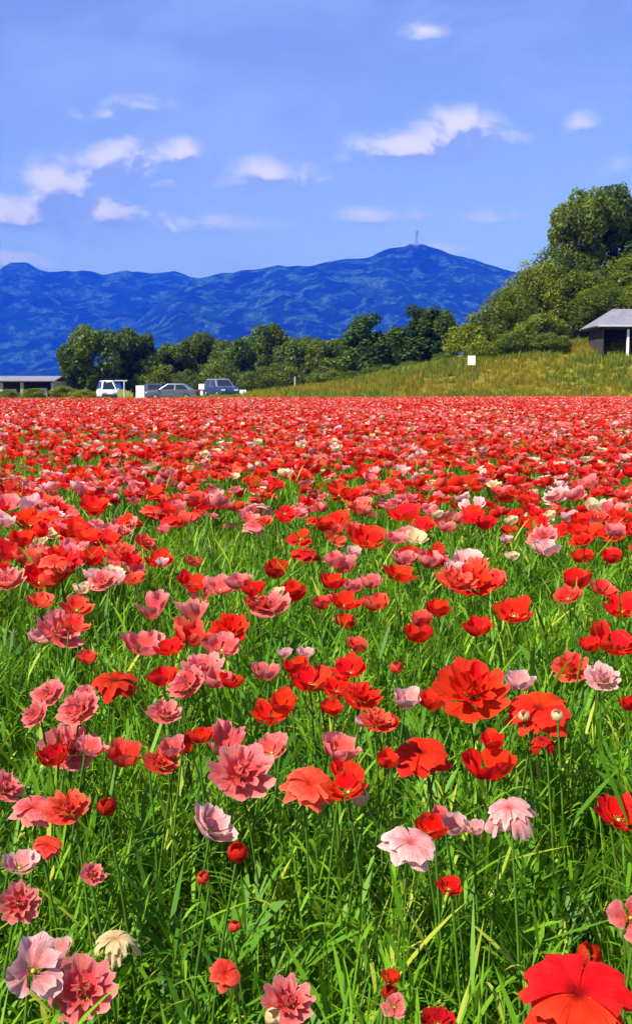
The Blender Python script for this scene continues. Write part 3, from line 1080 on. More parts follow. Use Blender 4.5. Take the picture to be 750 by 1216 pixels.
def scatter(y0, y1, dens, margin):
    """uniform points over the field between two depths, wedge-shaped with a margin at the sides"""
    half = .30 * y1 + margin
    n = int((y1 - y0) * 2 * half * dens)
    x, y = rng.uniform(-half, half, n), rng.uniform(y0, y1, n)
    k = (np.abs(x) < .30 * y + margin) & (y < field_end(x) + rng.normal(0, .5, n))
    return x[k], y[k]


parts = [scatter(.5, 3, 60, 1.6), scatter(3, 8, 105, 1.6), scatter(8, 20, 90, 2), scatter(20, 40, 52, 3), scatter(40, 70, 38, 4)]
fx, fy = np.concatenate([p[0] for p in parts]), np.concatenate([p[1] for p in parts])
size = np.clip(rng.normal(.076, .015, len(fx)), .040, .11)
fz = .545 + rng.normal(0, .022, len(fx)) + (fbm(fx * .8, fy * .8, 3, 3) - .5) * .06
qx, qy = to_px(np.stack([fx, fy, fz], -1))
inframe = (qx > -25) & (qx < 775)
keep = ~(inframe & (qy > 690))                      # that part was read off one by one
dd = np.full(len(fx), 9.)
near = np.where(fy < 9)[0]
for i in near:
    dd[i] = np.min(np.hypot(seen_xy[:, 0] - fx[i], seen_xy[:, 1] - fy[i])) if len(seen_xy) else 9
keep &= dd > .055
for gx_, gy_, rx_, ry_ in GAPS:
    keep &= ~(((fx - gx_) / rx_) ** 2 + ((fy - gy_) / ry_) ** 2 < 1)
patch = fbm(fx * 1.1, fy * .7, 3, 41)
keep &= (patch > .36) | (rng.uniform(0, 1, len(fx)) < .35) | (fy > 14)
fx, fy, fz, size, qx, qy = (a[keep] for a in (fx, fy, fz, size, qx, qy))
COLS = ['R', 'C', 'O', 'P', 'L', 'W']
hue = fbm(fx * .5, fy * .25, 3, 77)
cp = np.array([.44, .06, .23, .14, .08, .05])
fcol = rng.choice(6, len(fx), p=cp)
fcol = np.where((hue > .58) & (rng.uniform(0, 1, len(fx)) < .35), 3, fcol)
FORML = ['cup', 'bowl', 'double', 'dome', 'open', 'bud']
fform = rng.choice(6, len(fx), p=[.22, .30, .20, .14, .08, .06])
size = np.where(fform == 5, size * .5, size)

# the largest of them that the picture shows become single poppies, up to 300 in all
vis = np.where((qx > -10) & (qx < 760) & (qy < 690))[0]
vis = vis[np.argsort(fy[vis])][:max(0, 300 - n_poppy)]
single = np.zeros(len(fx), bool)
for i in vis:
    single[i] = True
    n_poppy += 1
    d = math.sqrt(fx[i] ** 2 + fy[i] ** 2 + (1 - fz[i]) ** 2)
    poppy_at(Vector((fx[i], fy[i], fz[i])), float(size[i]), size[i] * FPX / d, COLS[fcol[i]], FORML[fform[i]], np.random.default_rng(9000 + i))

# a poppy without a label of its own is told apart by the two blooms next to it
bxy = np.array([(b[1], b[2]) for b in BLOOMS])
for k, (o_, x_, y_, c_, f_, own) in enumerate(BLOOMS):
    if own:
        continue
    a_, b_ = np.argsort(np.hypot(bxy[:, 0] - x_, bxy[:, 1] - y_))[1:3]
    na, nb_ = (CW[BLOOMS[q][3]].replace('dark ', '').replace('salmon ', '').replace(' white', '') + ' ' + SHORT[BLOOMS[q][4]].replace('dome-shaped', 'dome').replace('ruffled ', '').replace('small ', '').replace('lopsided ', '').replace('flat ', '') for q in (a_, b_))
    o_['label'] = f'{CW[c_]} {SHORT[f_]} ' + (f'between two {na}s'.replace('poppys', 'poppies') if na == nb_ else f'between a {na} and a {nb_}')

rest = np.where(~single)[0]
protos, key = [], {}
for lod in ('mid', 'lo'):
    for c in range(6):
        for f in range(6):
            for var in range(2 if lod == 'mid' else 1):
                V, F, al, ac = corolla(FORML[f], COLS[c], np.random.default_rng(300 + c * 20 + f + 7 * var), lod)
                Vs, Fs = stem_geo(3, 2)
                Vs[:, :2] *= .028
                Vs[:, 2] = (Vs[:, 2] - 1) * 7.5
                me = mesh_np('far_poppy', np.concatenate([V, Vs]), np.concatenate([F, Fs + len(V)]), PET[COLS[c]], True,
                             {'along': np.concatenate([al, np.zeros(len(Vs))]), 'across': np.concatenate([ac, np.zeros(len(Vs))]), 'tint': np.full(len(V) + len(Vs), .5)})
                me.materials.append(M_STEM)
                mi = np.zeros(len(me.polygons), np.int32)
                mi[len(F):] = 1
                me.polygons.foreach_set('material_index', mi)
                key[(lod, c, f, var)] = len(protos)
                protos.append(me)
tilt = np.abs(rng.normal(.38, .2, len(rest)))
yaw = rng.uniform(0, 6.28, len(rest))
# most blooms turn a little to the sun
sx_, sy_ = tilt * np.cos(yaw) * .7 - .12, tilt * np.sin(yaw) * .7 - .12
pr_idx = [key[('mid' if fy[i] < 9 else 'lo', int(fcol[i]), int(fform[i]), int(i % 2) if fy[i] < 9 else 0)] for i in rest]
rot = np.stack([-sy_, sx_, rng.uniform(0, 6.28, len(rest))], -1)
P = np.stack([fx[rest], fy[rest], fz[rest] - size[rest] * .3], -1)
S = np.repeat(size[rest][:, None], 3, 1)
pf = instancer('poppy_field', P, rot, S, pr_idx, protos)
tag(pf, 'distant carpet of red and pink poppies filling the field', 'poppies', kind='stuff')

# ------------------------------------------------------------------ grass between the poppies
def leafy_stems(nst, nlf, radius, rg, h0, h1, ll, lw, segs):
    """upright stems carrying many short narrow leaves that curve up and out"""
    V, F, T = [], [], []

    def strip(p, d, up, L_, W_, tint, droop):
        s_ = np.cross(d, up)
        s_ /= np.linalg.norm(s_) + 1e-9
        b0 = len(V)
        for k in range(segs + 1):
            t = k / segs
            q = p + (d * t + up * (t * .55 - droop * t * t)) * L_
            ww = W_ * (.35 + 1.3 * t * (1 - t) * 2) * (1 - t ** 3) + .0002
            V.extend((q - s_ * ww / 2, q + s_ * ww / 2))
            T.extend((tint, tint))
        for k in range(segs):
            i = b0 + 2 * k
            F.append((i, i + 1, i + 3, i + 2))
    for _ in range(nst):
        a, r = rg.uniform(0, 6.28), radius * math.sqrt(rg.uniform(0, 1))
        b = np.array([math.cos(a) * r, math.sin(a) * r, 0.])
        h = rg.uniform(h0, h1)
        ln = rg.normal(0, .10, 2)
        tint = rg.uniform(0, 1)
        b0 = len(V)
        for k in range(4):
            t = k / 3
            q = b + np.array([ln[0] * t * t * h, ln[1] * t * t * h, h * t])
            e = np.array([.0012, 0, 0])
            V.extend((q - e, q + e))
            T.extend((tint * .6, tint * .6))
        for k in range(3):
            i = b0 + 2 * k
            F.append((i, i + 1, i + 3, i + 2))
        for k in range(nlf):
            t = .42 + .58 * (k + rg.uniform(0, 1)) / nlf
            p = b + np.array([ln[0] * t * t * h, ln[1] * t * t * h, h * t])
            az_ = rg.uniform(0, 6.28)
            o_ = rg.uniform(.25, .95)
            d = np.array([math.cos(az_) * o_, math.sin(az_) * o_, rg.uniform(.1, .6)])
            strip(p, d, np.array([0, 0, 1.]), ll * rg.uniform(.55, 1.25), lw * rg.uniform(.6, 1.3), float(np.clip(tint + rg.normal(0, .2), 0, 1)), rg.uniform(0, .7))
    return np.array(V), np.array(F), np.array(T)


gp = []
grg = np.random.default_rng(5)
for k in range(5):
    V, F, T = blades(42, .065, .28, .46, .0026, .0050, .7, 6, grg, 1.2)
    gp.append(mesh_np('tuft', V, F, M_GRASS, False, {'tint': T}))
for k in range(5):
    V, F, T = leafy_stems(8, 12, .06, grg, .36, .47, .075, .0054, 4)
    gp.append(mesh_np('tuft', V, F, M_GRASS, False, {'tint': T}))
for k in range(5):
    V, F, T = leaf_clump(9, grg, .28, .46, .13, .034)
    gp.append(mesh_np('tuft', V, F, M_FIELDLEAF, False, {'tint': T}))
for k in range(4):                                    # coarser tufts for farther off
    V, F, T = blades(26, .14, .32, .52, .008, .014, .5, 3, grg, .8)
    gp.append(mesh_np('tuft', V, F, M_GRASS, False, {'tint': T}))
PA, RA, SA, IA = [], [], [], []
for y0, y1, dn, mg, lo, hi, wleaf in ((.25, 3.2, 210, 1.7, 0, 10, .16), (3.2, 8, 150, 1.7, 0, 10, .2), (8, 20, 38, 2, 15, 19, .0), (20, 68, 8, 4, 15, 19, 0)):
    x, y = scatter(y0, y1, dn, mg)
    n = len(x)
    PA.append(np.stack([x, y, np.zeros(n)], -1))
    RA.append(np.stack([rng.normal(0, .09, n), rng.normal(0, .09, n), rng.uniform(0, 6.28, n)], -1))
    hs = (.90 + .32 * fbm(x * 1.7, y * 1.7, 3, 13)) * rng.uniform(.86, 1.12, n)
    for q_ in np.where(y < 3.2)[0]:                   # leaves part round the blooms
        hs[q_] *= .90 if np.min(np.hypot(seen_xy[:, 0] - x[q_], seen_xy[:, 1] - y[q_])) < .045 else 1.0
    s = rng.uniform(.85, 1.2, n)
    SA.append(np.stack([s, s, hs], -1))
    ix = rng.integers(lo, hi, n)
    lf = rng.uniform(0, 1, n) < wleaf
    ix[lf] = rng.integers(10, 15, lf.sum())
    IA.append(ix)
g = instancer('grass', np.concatenate(PA), np.concatenate(RA), np.concatenate(SA), np.concatenate(IA), gp)
tag(g, 'dense green grass blades and poppy leaves between the flowers', 'grass', kind='stuff')

# rough grass beyond the field and on the bank
bp_ = []
for k in range(6):
    V, F, T = blades(30, .30, .22, .55, .016, .036, .6, 3, grg, .9)
    bp_.append(mesh_np('tuft', V, F, M_BANKGRASS, False, {'tint': T}))
for k in range(2):
    V, F, T = blades(34, .30, .25, .7, .02, .05, .55, 3, grg, .9)
    bp_.append(mesh_np('tuft', V, F, M_LEAF_BRIGHT, False, {'tint': T}))
nb = 30000
bx, by = rng.uniform(-38, 42, nb), rng.uniform(44, 108, nb)
k = by > field_end(bx) + .2
bx, by = bx[k], by[k]
bz = ground_z(bx, by) - .02
gsel = fbm(bx * .22, by * .22, 3, 91)
bidx = np.where(gsel + rng.normal(0, .06, len(bx)) > .56, rng.integers(6, 8, len(bx)), rng.integers(0, 6, len(bx)))
sB = rng.uniform(.6, 1.25, len(bx)) * np.where(bx < -5, .6, 1.0)
bg_o = instancer('bank_grass', np.stack([bx, by, bz], -1), np.stack([rng.normal(0, .1, len(bx)), rng.normal(0, .1, len(bx)), rng.uniform(0, 6.28, len(bx))], -1),
                 np.stack([sB, sB, sB * rng.uniform(.7, 1.2, len(bx))], -1), bidx, bp_)
tag(bg_o, 'dry yellowish grass covering the bank beyond the field', 'grass', kind='stuff')


# ------------------------------------------------------------------ trees
def leaf_quads(C, Nn, size, rg, ragged=.35):
    n = len(C)
    r_ = rg.normal(0, 1, (n, 3))
    t = np.cross(Nn, r_)
    t /= np.linalg.norm(t, axis=1)[:, None] + 1e-9
    b = np.cross(Nn, t)
    L_ = (size * rg.uniform(.6, 1.35, n))[:, None]
    W_ = L_ * rg.uniform(.45, .9, n)[:, None]
    bend = Nn * L_ * .25
    V = np.stack([C - t * L_ * .5 - bend * .5, C + b * W_ * .5 + t * L_ * rg.uniform(-ragged, ragged, n)[:, None] * .5,
                  C + t * L_ * .5 - bend * .5, C - b * W_ * .5 + t * L_ * rg.uniform(-ragged, ragged, n)[:, None] * .5], 1)
    F = np.arange(n * 4).reshape(n, 4)
    return V.reshape(-1, 3), F


def crown_geo(w_, h_, base, rg, nl, nlobes, leaf, shape='round', d_=None):
    """leaf faces on many overlapping lobes inside an envelope w_ wide, from base to h_"""
    d_ = d_ or w_
    lob = []
    tries = 0
    while len(lob) < nlobes and tries < 4000:
        tries += 1
        p = rg.uniform(-1, 1, 3)
        if shape == 'round':
            if np.linalg.norm(p) > 1:
                continue
            p = p / max(.25, np.linalg.norm(p)) * np.linalg.norm(p) ** .55
        else:                                                   # spire: narrows upward
            lim = .98 * (1 - (p[2] * .5 + .5)) ** .36 + .03
            if math.hypot(p[0], p[1]) > lim:
                continue
        rr = rg.uniform(.20, .36) if shape == 'round' else rg.uniform(.2, .34) * (1.15 - .45 * (p[2] * .5 + .5))
        lob.append((p * (1 - rr * .75), rr))
    sc3 = np.array([w_ / 2, d_ / 2, (h_ - base) / 2])
    cen = np.array([0, 0, (h_ + base) / 2])
    wts = np.array([l[1] ** 2 for l in lob])
    cnt = rg.multinomial(nl, wts / wts.sum())
    Cs, Ns, Ts = [], [], []
    for (p, rr), n in zip(lob, cnt):
        d = rg.normal(0, 1, (n, 3))
        d /= np.linalg.norm(d, axis=1)[:, None]
        rad = rr * rg.uniform(.45, 1.0, n) ** .5 * (1 + .16 * np.sin(d[:, 0] * 7 + p[0] * 20) * np.cos(d[:, 2] * 6 + p[1] * 20))
        pos = p + d * rad[:, None]
        Cs.append(pos * sc3 + cen)
        nn = d + rg.normal(0, .55, (n, 3)) + np.array([0, 0, .25])
        Ns.append(nn / np.linalg.norm(nn, axis=1)[:, None])
        lt = rg.uniform(.15, .75)
        Ts.append(np.clip(lt + rg.normal(0, .16, n), 0, 1))
    C, Nn, T = np.concatenate(Cs), np.concatenate(Ns), np.concatenate(Ts)
    V, F = leaf_quads(C, Nn, leaf, rg)
    return V, F, np.repeat(T, 4), lob, sc3, cen


TREES = {}


def make_tree(kind, w_, h_, base, nl, nlobes, leaf, mat, seed, shape='round'):
    rg = np.random.default_rng(seed)
    V, F, T, lob, sc3, cen = crown_geo(w_, h_, base, rg, nl, nlobes, leaf, shape)
    crown = mesh_np('crown', V, F, mat, False, {'tint': T})
    b = MB()
    tr = max(.08, h_ * .022)
    top = Vector((0, 0, base + (h_ - base) * .7))
    b.tube([(0, 0, -.4), (0, 0, .2), (.02 * h_, .01 * h_, base + .15 * h_), tuple(top)], [tr * 1.6, tr * 1.15, tr * .8, tr * .25], 7)
    for p, rr in lob[:min(14, len(lob))]:
        q = p * sc3 * .8 + cen
        z0 = max(.3, min(top.z * .9, q[2] * .55))
        m = (q[0] * .45, q[1] * .45, (z0 + q[2]) / 2)
        b.tube([(0, 0, z0), m, tuple(q)], [tr * .5, tr * .3, tr * .1], 5, False)
    trunk = mesh_np('trunk', b.v, b.f, M_BARK, True)
    TREES[kind] = (crown, trunk, w_, h_)


def tree(name, kind, label, cat, px, top_y, wpx, Y, group=None, sink=0.0, rz=None):
    """a tree of a kind, its top at a photograph pixel when it stands on the ground at depth Y"""
    crown, trunk, w_, h_ = TREES[kind]
    top = at_y(px, top_y, Y)
    z0 = float(ground_z(top.x, Y)) - sink
    H = top.z - z0
    W = wpx / FPX * Y
    o = empty(name, (top.x, Y, z0), rng.uniform(0, 6.28) if rz is None else rz)
    tag(o, label, cat, group)
    o.scale = (W / w_, W / w_, H / h_)
    link('trunk', trunk, o)
    link('crown', crown, o)
    return o


make_tree('broad_a', 9, 9, .6, 14000, 46, .40, M_LEAF_DARK, 1)
make_tree('broad_b', 8, 9, .4, 14000, 42, .40, M_LEAF_MID, 2)
make_tree('broad_c', 8, 7, .2, 12000, 38, .40, M_LEAF_DARK, 3)
make_tree('scrub_a', 7, 6, .0, 7000, 40, .30, M_LEAF_BRIGHT, 4)
make_tree('scrub_b', 8, 6, .0, 7000, 44, .30, M_LEAF_MID, 5)
make_tree('cedar_a', 6, 10, .3, 13000, 60, .36, M_CEDAR, 6, 'spire')
make_tree('cedar_b', 6, 10, .3, 13000, 60, .36, M_LEAF_DARK, 7, 'spire')
make_tree('big_a', 9, 14, 1.5, 16000, 60, .30, M_LEAF_MID, 8)
make_tree('big_b', 9, 11, .3, 15000, 60, .28, M_LEAF_BRIGHT, 9)
make_tree('top_a', 9, 14, 5.5, 15000, 34, .34, M_LEAF_MID, 18)
make_tree('top_b', 9, 14, 5.0, 15000, 34, .34, M_LEAF_DARK, 19)
make_tree('big_c', 9, 13, 1.0, 15000, 56, .30, M_LEAF_DARK, 10)

tree('broadleaf_tree', 'broad_a', 'round dark broadleaf tree standing behind the white van', 'tree', 107, 381, 82, 125)
tree('broadleaf_tree', 'broad_c', 'dark broadleaf tree touching the round dark tree behind the white van', 'tree', 158, 386, 60, 130)
tree('broadleaf_tree', 'broad_b', 'pale low broadleaf tree behind the grey car', 'tree', 204, 408, 60, 138, 'row of trees behind the parked cars')
for px, ty, wp, kd, Yd, lb in ((238, 394, 62, 'broad_b', 142, 'rounded mid green tree in the row, directly behind the square-headed post'), (278, 400, 62, 'broad_c', 140, 'darker green tree in the row behind the dark blue car'), (318, 384, 60, 'broad_b', 145, 'tallest tree of the broadleaf row'),
                               (352, 398, 58, 'broad_a', 142, 'dark green tree in the row behind the thin pole'), (384, 402, 60, 'broad_b', 140, 'mid green tree in the row between the thin pole and the conifers'), (410, 398, 50, 'broad_c', 146, 'dark broadleaf tree next to the pointed conifer')):
    tree('broadleaf_tree', kd, lb, 'tree', px, ty, wp, Yd, 'row of trees behind the parked cars')
for px, ty, wp, kd, Yd in ((190, 414, 56, 'broad_c', 152), (222, 404, 60, 'broad_a', 156), (258, 402, 60, 'broad_b', 158), (298, 396, 60, 'broad_a', 156), (336, 394, 60, 'broad_c', 158), (368, 400, 56, 'broad_b', 154), (396, 400, 60, 'broad_a', 152)):
    tree('broadleaf_tree', kd, 'green tree filling a gap behind the broadleaf row', 'tree', px, ty, wp, Yd, 'trees behind the broadleaf row')
for px, ty, wp, Yd in ((262, 425, 70, 130), (335, 430, 76, 128), (222, 438, 46, 128), (180, 434, 60, 128), (300, 440, 44, 126), (388, 436, 52, 124)):
    tree('bush', 'scrub_b', 'low green bush at the foot of the broadleaf row', 'bush', px, ty, wp, Yd, 'bushes at the foot of the broadleaf row')
for px, ty, wp, Yd in ((418, 440, 44, 112), (455, 432, 50, 108), (490, 428, 44, 104), (530, 418, 46, 102)):
    tree('bush', 'scrub_b', 'low dark bush at the foot of the conifers', 'bush', px, ty, wp, Yd, 'bushes at the foot of the conifers')
tree('conifer_tree', 'cedar_a', 'dark pointed conifer between the broadleaf row and a shorter conifer', 'tree', 436, 368, 78, 116)
tree('conifer_tree', 'cedar_b', 'dark conifer between two taller dark conifers', 'tree', 466, 384, 66, 122)
tree('conifer_tree', 'cedar_a', 'tallest dark conifer, next to the bushy bank', 'tree', 500, 358, 80, 112)
tree('conifer_tree', 'broad_a', 'rounded dark evergreen tucked against the bushy bank', 'tree', 522, 365, 64, 112)
# the wooded slope on the bank
for px, ty, wp, kd, Yd in ((552, 384, 60, 'scrub_a', 93), (580, 362, 66, 'scrub_b', 94), (606, 338, 76, 'big_b', 95), (572, 405, 54, 'scrub_a', 88), (612, 392, 66, 'scrub_b', 88), (645, 372, 72, 'scrub_a', 89), (655, 395, 50, 'scrub_b', 86)):
    tree('bush', kd, 'leafy yellow-green bush on the wooded bank', 'bush', px, ty, wp, Yd, 'bushes on the wooded bank')
for px, ty, wp, kd, Yd in ((636, 304, 88, 'big_b', 97), (664, 284, 84, 'big_a', 100), (735, 300, 110, 'big_b', 99), (690, 318, 96, 'big_b', 96), (770, 280, 110, 'big_c', 102), (715, 336, 80, 'big_a', 93), (765, 330, 90, 'big_b', 94)):
    tree('broadleaf_tree', kd, 'dense leafy tree in the middle of the wooded bank', 'tree', px, ty, wp, Yd, 'dense trees on the wooded bank')
tree('broadleaf_tree', 'top_a', 'tall tree topping the wooded bank, next to a darker tall tree', 'tree', 694, 219, 84, 101)
tree('broadleaf_tree', 'top_b', 'darker tall tree topping the wooded bank', 'tree', 730, 215, 66, 103)
tree('broadleaf_tree', 'top_a', 'broad tall tree at the shed end of the wooded bank', 'tree', 775, 232, 90, 104)

# ------------------------------------------------------------------ shed on the bank
SY = 82.0
c0 = at_y(712, 388, SY)
sz = float(ground_z(c0.x + 4, SY)) - .1
shed = empty('shed', (c0.x, SY, sz))
tag(shed, 'open timber shed with grey metal hipped roof on the bank', 'shed')
ez, rzh = at_y(690, 387, SY).z - sz, at_y(720, 367, SY + 2.4).z - sz
Lr, dep = 9.0, 4.8
rf = MB()
rf.poly([(-.3, -.4, ez), (Lr, -.4, ez), (Lr - 1.6, dep / 2, rzh), (1.5, dep / 2, rzh)])
rf.poly([(Lr, -.4, ez), (Lr, dep + .4, ez), (Lr - 1.6, dep / 2, rzh)])
rf.poly([(Lr, dep + .4, ez), (-.3, dep + .4, ez), (1.5, dep / 2, rzh), (Lr - 1.6, dep / 2, rzh)])
rf.poly([(-.3, dep + .4, ez), (-.3, -.4, ez), (1.5, dep / 2, rzh)])
roof = rf.build('roof', M_GREYROOF, shed)
so = roof.modifiers.new('solid', 'SOLIDIFY')
so.thickness = .12
seam = mesh_np('seam', *(lambda b: (b.v, b.f))(MB().tube([(0, 0, 0), (0, dep / 2 + .4, rzh - ez)], [.03, .03], 5)), M_GREYROOF)
for k in range(9):
    s_ = link('seam', seam, roof)
    s_.location = (1.7 + k * .68, -.4, ez + .02)
MB().tube([(-.3, -.46, ez - .03), (Lr, -.46, ez - .03)], [.07, .07], 6).build('gutter', M_GALV, shed)
MB().box((Lr / 2 - .1, dep - .2, ez / 2 - .05), (Lr - .8, .12, ez - .02)).build('back_wall', M_DARKWOOD, shed)
MB().box((.35, dep / 2, ez / 2 - .05), (.1, dep - .7, ez - .06)).build('side_wall', M_DARKWOOD, shed)
MB().box((Lr / 2, 0, ez - .16), (Lr - .5, .12, .18)).build('beam', M_DARKWOOD, shed)
post = mesh_np('post', *(lambda b: (b.v, b.f))(MB().box((0, 0, 0), (.16, .16, 1))), M_WHITE)
for x in (2.05, 4.7, 7.6):
    p = link('post', post, shed)
    p.location = (x, -.05, (ez - .25) / 2 - .35)
    p.scale = (1, 1, ez - .25 + .7)

# small sign on the bank
def board_sign(name, label, px, py, wpx, hpx, Y, mat, post_to=None, cat='sign', thick=.04, postm=None):
    c = at_y(px, py, Y)
    gz = float(ground_z(c.x, Y))
    o = empty(name, (c.x, Y, gz))
    tag(o, label, cat)
    W, H = wpx / FPX * Y, hpx / FPX * Y
    zc = c.z - gz
    MB().box((0, 0, zc), (W, thick, H)).build('board', mat, o, bevel=.008)
    MB().box((0, thick / 2 + .032, (zc + H / 2 - .04) / 2 - .15), (.06, .055, zc + H / 2 - .04 + .3)).build('post', postm or M_GALV, o)
    return o


board_sign('notice_board', 'small cream board on a post in the bank grass', 559.5, 428, 9, 11, 72, M_CREAMSIGN, postm=M_BARK)
board_sign('notice_board', 'plain white board beside the white van', 166.5, 466, 10, 16, 84, M_WHITE)
board_sign('notice_board', 'low white board next to the dark blue car', 288.5, 468, 8, 10, 84, M_WHITE)

# white gatepost with a square head between the cars
c = at_y(239.5, 461, 84)
gp_o = empty('gatepost', (c.x, 84, 0))
tag(gp_o, 'white post with a square head between the grey and blue cars', 'post')
MB().box((0, 0, .60), (.20, .16, 1.3)).build('shaft', M_WHITE, gp_o, bevel=.01)
MB().box((0, 0, 1.17), (.44, .30, .42)).build('head', M_WHITE, gp_o, bevel=.02)

# thin pole and bar beside the van
c = at_y(147.5, 453, 86)
br = empty('barrier', (c.x, 86, 0))
tag(br, 'pale metal post with a bar reaching over the white van', 'barrier')
MB().tube([(0, 0, -.2), (0, 0, c.z + .1)], [.06, .055], 8).build('post', M_GALV, br)
MB().tube([(.25, 0, c.z + .05), (-.6, 0, c.z + .06), (-1.4, 0, c.z - .08)], [.05, .045, .04], 6).build('bar', M_GALV, br)
c = at_y(350, 448, 92)
pl = empty('marker_pole', (c.x, 92, float(ground_z(c.x, 92))))
tag(pl, 'thin pale pole standing in front of the tree row', 'pole')
MB().tube([(0, 0, -.3), (0, 0, c.z - pl.location.z)], [.06, .05], 8).build('shaft', M_GALV, pl)
MB().tube([(0, 0, c.z - pl.location.z), (0, 0, c.z - pl.location.z + .05)], [.075, .02], 8).build('cap', M_GALV, pl)


# ------------------------------------------------------------------ vehicles
def wheel(parent, x, y, r, wd):
    t = MB().tube([(0, -wd / 2, 0), (0, -wd / 2 + .03, 0), (0, wd / 2 - .03, 0), (0, wd / 2, 0)], [r * .92, r, r, r * .92], 20).build('wheel', M_TYRE, parent, True)
    t.location = (x, y, r)
    s = 1 if y > 0 else -1
    MB().tube([(0, s * (wd / 2 - .02), 0), (0, s * (wd / 2 + .012), 0)], [r * .62, r * .55], 12).build('rim', M_RIM, t)


def vehicle(name, label, loc, rz, paint, Lc, Wc, prof_low, prof_top, glass_z, wheels, roof_mat=None, r=.31):
    """body from a side profile (x along the car, front at +x), greenhouse on top with panes set just proud"""
    o = empty(name, loc, rz)
    tag(o, label, 'van' if 'van' in name else 'car', 'vehicles parked beyond the field')
    body = MB().prism(prof_low, -Wc / 2, Wc / 2, lambda z: .06 * max(0, (z - .7)) + .04 * max(0, .45 - z)).build('body', paint, o, bevel=.05)
    z0, z1 = glass_z
    cab = MB().prism(prof_top, -Wc / 2 + .05, Wc / 2 - .05, lambda z: .30 * max(0, z - z0)).build('cabin', roof_mat or paint, o, bevel=.04)
    # side panes
    xs = sorted(p[0] for p in prof_top)
    (xb0, xt0), (xb1, xt1) = (prof_top[0][0], prof_top[1][0]), (prof_top[-1][0], prof_top[-2][0])
    zb, zt = z0 + .05, z1 - .09

    def lx(xb, xt, z):
        return xb + (xt - xb) * (z - z0) / (z1 - z0)
    for s in (-1, 1):
        for f0, f1 in ((.06, .47), (.52, .94)):
            q = []
            for f, z in ((f0, zb), (f1, zb), (f1, zt), (f0, zt)):
                x = lx(xb0, xt0, z) * (1 - f) + lx(xb1, xt1, z) * f
                y = s * (Wc / 2 - .05 - .30 * (z - z0) + .008)
                q.append((x, y, z))
            MB().poly(q if s < 0 else q[::-1]).build('side_window', M_GLASS, o)
    for sgn, xb, xt, nm in ((1, xb1, xt1, 'windscreen'), (-1, xb0, xt0, 'rear_window')):
        q = []
        for yy, z in ((-1, zb), (1, zb), (1, zt), (-1, zt)):
            x = lx(xb, xt, z) + sgn * .014
            q.append((x, yy * (Wc / 2 - .16 - .30 * (z - z0)), z))
        MB().poly(q if sgn > 0 else q[::-1]).build(nm, M_GLASS, o)
    for x in wheels:
        for s in (-1, 1):
            wheel(o, x, s * (Wc / 2 - .09), r, .2)
    fx_ = max(p[0] for p in prof_low)
    rx_ = min(p[0] for p in prof_low)
    for s in (-1, 1):
        MB().box((fx_ - .02, s * (Wc / 2 - .28), .68), (.10, .34, .14)).build('headlight', M_LAMP, o, bevel=.02)
        MB().box((rx_ + .02, s * (Wc / 2 - .2), .78), (.08, .16, .26)).build('tail_light', M_REDLAMP, o, bevel=.02)
        MB().box((xb1 - .12, s * (Wc / 2 + .08), z0 + .06), (.12, .18, .12)).build('mirror', paint, o, bevel=.03)
    MB().box((fx_ + .02, 0, .42), (.12, Wc - .16, .2)).build('bumper', M_PLASTIC, o, bevel=.03)
    MB().box((rx_ - .02, 0, .42), (.12, Wc - .16, .2)).build('bumper', M_PLASTIC, o, bevel=.03)
    return o


low_sedan = [(-2.1, .28), (-2.15, .55), (-2.1, .86), (-1.5, .92), (1.0, .90), (1.9, .76), (2.1, .62), (2.12, .30)]
top_sedan = [(-1.75, .88), (-.95, 1.42), (.25, 1.44), (1.15, .88)]
low_suv = [(-2.1, .34), (-2.15, .6), (-2.1, .98), (-1.6, 1.02), (1.1, 1.0), (1.95, .90), (2.1, .7), (2.12, .36)]
top_suv = [(-2.0, .98), (-1.7, 1.62), (.35, 1.64), (1.15, .98)]
low_van = [(-1.68, .30), (-1.7, .6), (-1.68, .92), (-1.3, .95), (1.3, .92), (1.62, .80), (1.68, .6), (1.66, .32)]
top_van = [(-1.66, .90), (-1.58, 1.72), (.65, 1.74), (1.42, .90)]


def ground_at(px, Y):
    p = at_y(px, 462, Y)
    return (p.x, Y, float(ground_z(p.x, Y)))


vehicle('white_van', 'small white van parked under the round dark tree', ground_at(127, 98), R(-72), M_PAINT_W, 3.4, 1.48, low_van, top_van, (.90, 1.74), (-1.1, 1.15), r=.28)
vehicle('parked_car', 'low dark grey car with paler grey roof parked between the white posts', ground_at(205, 93), R(176), M_PAINT_G, 4.2, 1.7, low_sedan, top_sedan, (.88, 1.44), (-1.3, 1.3), M_PAINT_S)
vehicle('parked_car', 'dark grey car half hidden behind the plain white board', ground_at(182, 99), R(-70), M_PAINT_G, 4.2, 1.7, low_sedan, top_sedan, (.88, 1.44), (-1.3, 1.3))
vehicle('parked_car', 'dark blue tall car with grey roof parked beside the square-headed post', ground_at(262, 93), R(-64), M_PAINT_B, 4.2, 1.72, low_suv, top_suv, (.98, 1.64), (-1.3, 1.3), M_PAINT_S, .34)

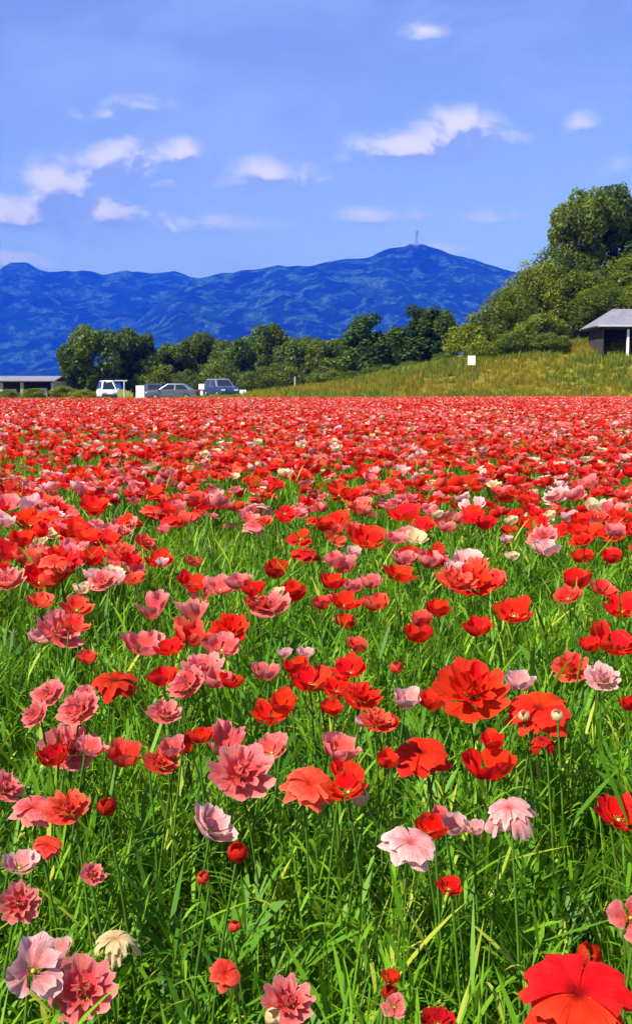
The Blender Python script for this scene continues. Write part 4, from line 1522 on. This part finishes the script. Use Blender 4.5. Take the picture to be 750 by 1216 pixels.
# ------------------------------------------------------------------ low farm building on the left
FY = 118.0
a0, a1 = at_y(-30, 462, FY), at_y(66, 462, FY)
fb = empty('farm_building', (a0.x, FY, 0))
tag(fb, 'long low farm shed with grey roof and dark open bays', 'building')
Lb = a1.x - a0.x
ev, rg_ = at_y(30, 452, FY).z, at_y(30, 446.5, FY + 3).z
r2 = MB()
r2.poly([(-.3, -.6, ev), (Lb + .1, -.6, ev), (Lb + .1, 3, rg_), (-.3, 3, rg_)])
r2.poly([(Lb + .1, 6.6, ev), (-.3, 6.6, ev), (-.3, 3, rg_), (Lb + .1, 3, rg_)])
rr2 = r2.build('roof', M_GREYROOF, fb)
rr2.modifiers.new('solid', 'SOLIDIFY').thickness = .1
MB().box((Lb / 2, 6, ev / 2), (Lb, .15, ev - .05)).build('back_wall', M_DARKWOOD, fb)
MB().box((Lb - .15, 3, ev / 2), (.15, 5.8, ev - .08)).build('end_wall', M_CONC, fb)
pw = mesh_np('pier', *(lambda b: (b.v, b.f))(MB().box((0, 0, 0), (.32, .3, 1))), M_CONC)
for x in (2.9, 5.1, 8.35):
    p = link('pier', pw, fb)
    p.location = (x, 0, (ev - .1) / 2 - .1)
    p.scale = (1, 1, ev - .1)
MB().box((6.9, .2, .55), (1.6, .2, 1.1)).build('low_wall', M_CONC, fb)
MB().box((3.7, .3, .5), (1.4, .2, 1.0)).build('low_wall', M_CONC, fb)

for px, ty, wp, Yd in ((8, 463, 30, 100), (40, 461, 36, 104), (78, 458, 40, 106), (100, 462, 34, 100)):
    tree('bush', 'scrub_a', 'low yellowish weedy bush by the farm shed', 'bush', px, ty, wp, Yd, 'weedy bushes by the farm shed')

# ------------------------------------------------------------------ air
hz = MB().box((0, 4550, 461), (15900, 9980, 938))
hm, ht, hout = new_mat('haze_air')
pv = ht.add('ShaderNodeVolumePrincipled')
pv.inputs['Color'].default_value = (.006, .070, .78, 1)
pv.inputs['Density'].default_value = 0.00022
pv.inputs['Absorption Color'].default_value = (.3, .3, .3, 1)
pv.inputs['Anisotropy'].default_value = 0.0
ht.l.new(pv.outputs[0], hout.inputs['Volume'])
hz_o = hz.build('haze', hm)
tag(hz_o, 'blue air haze between the field and the mountains', 'haze', kind='stuff')
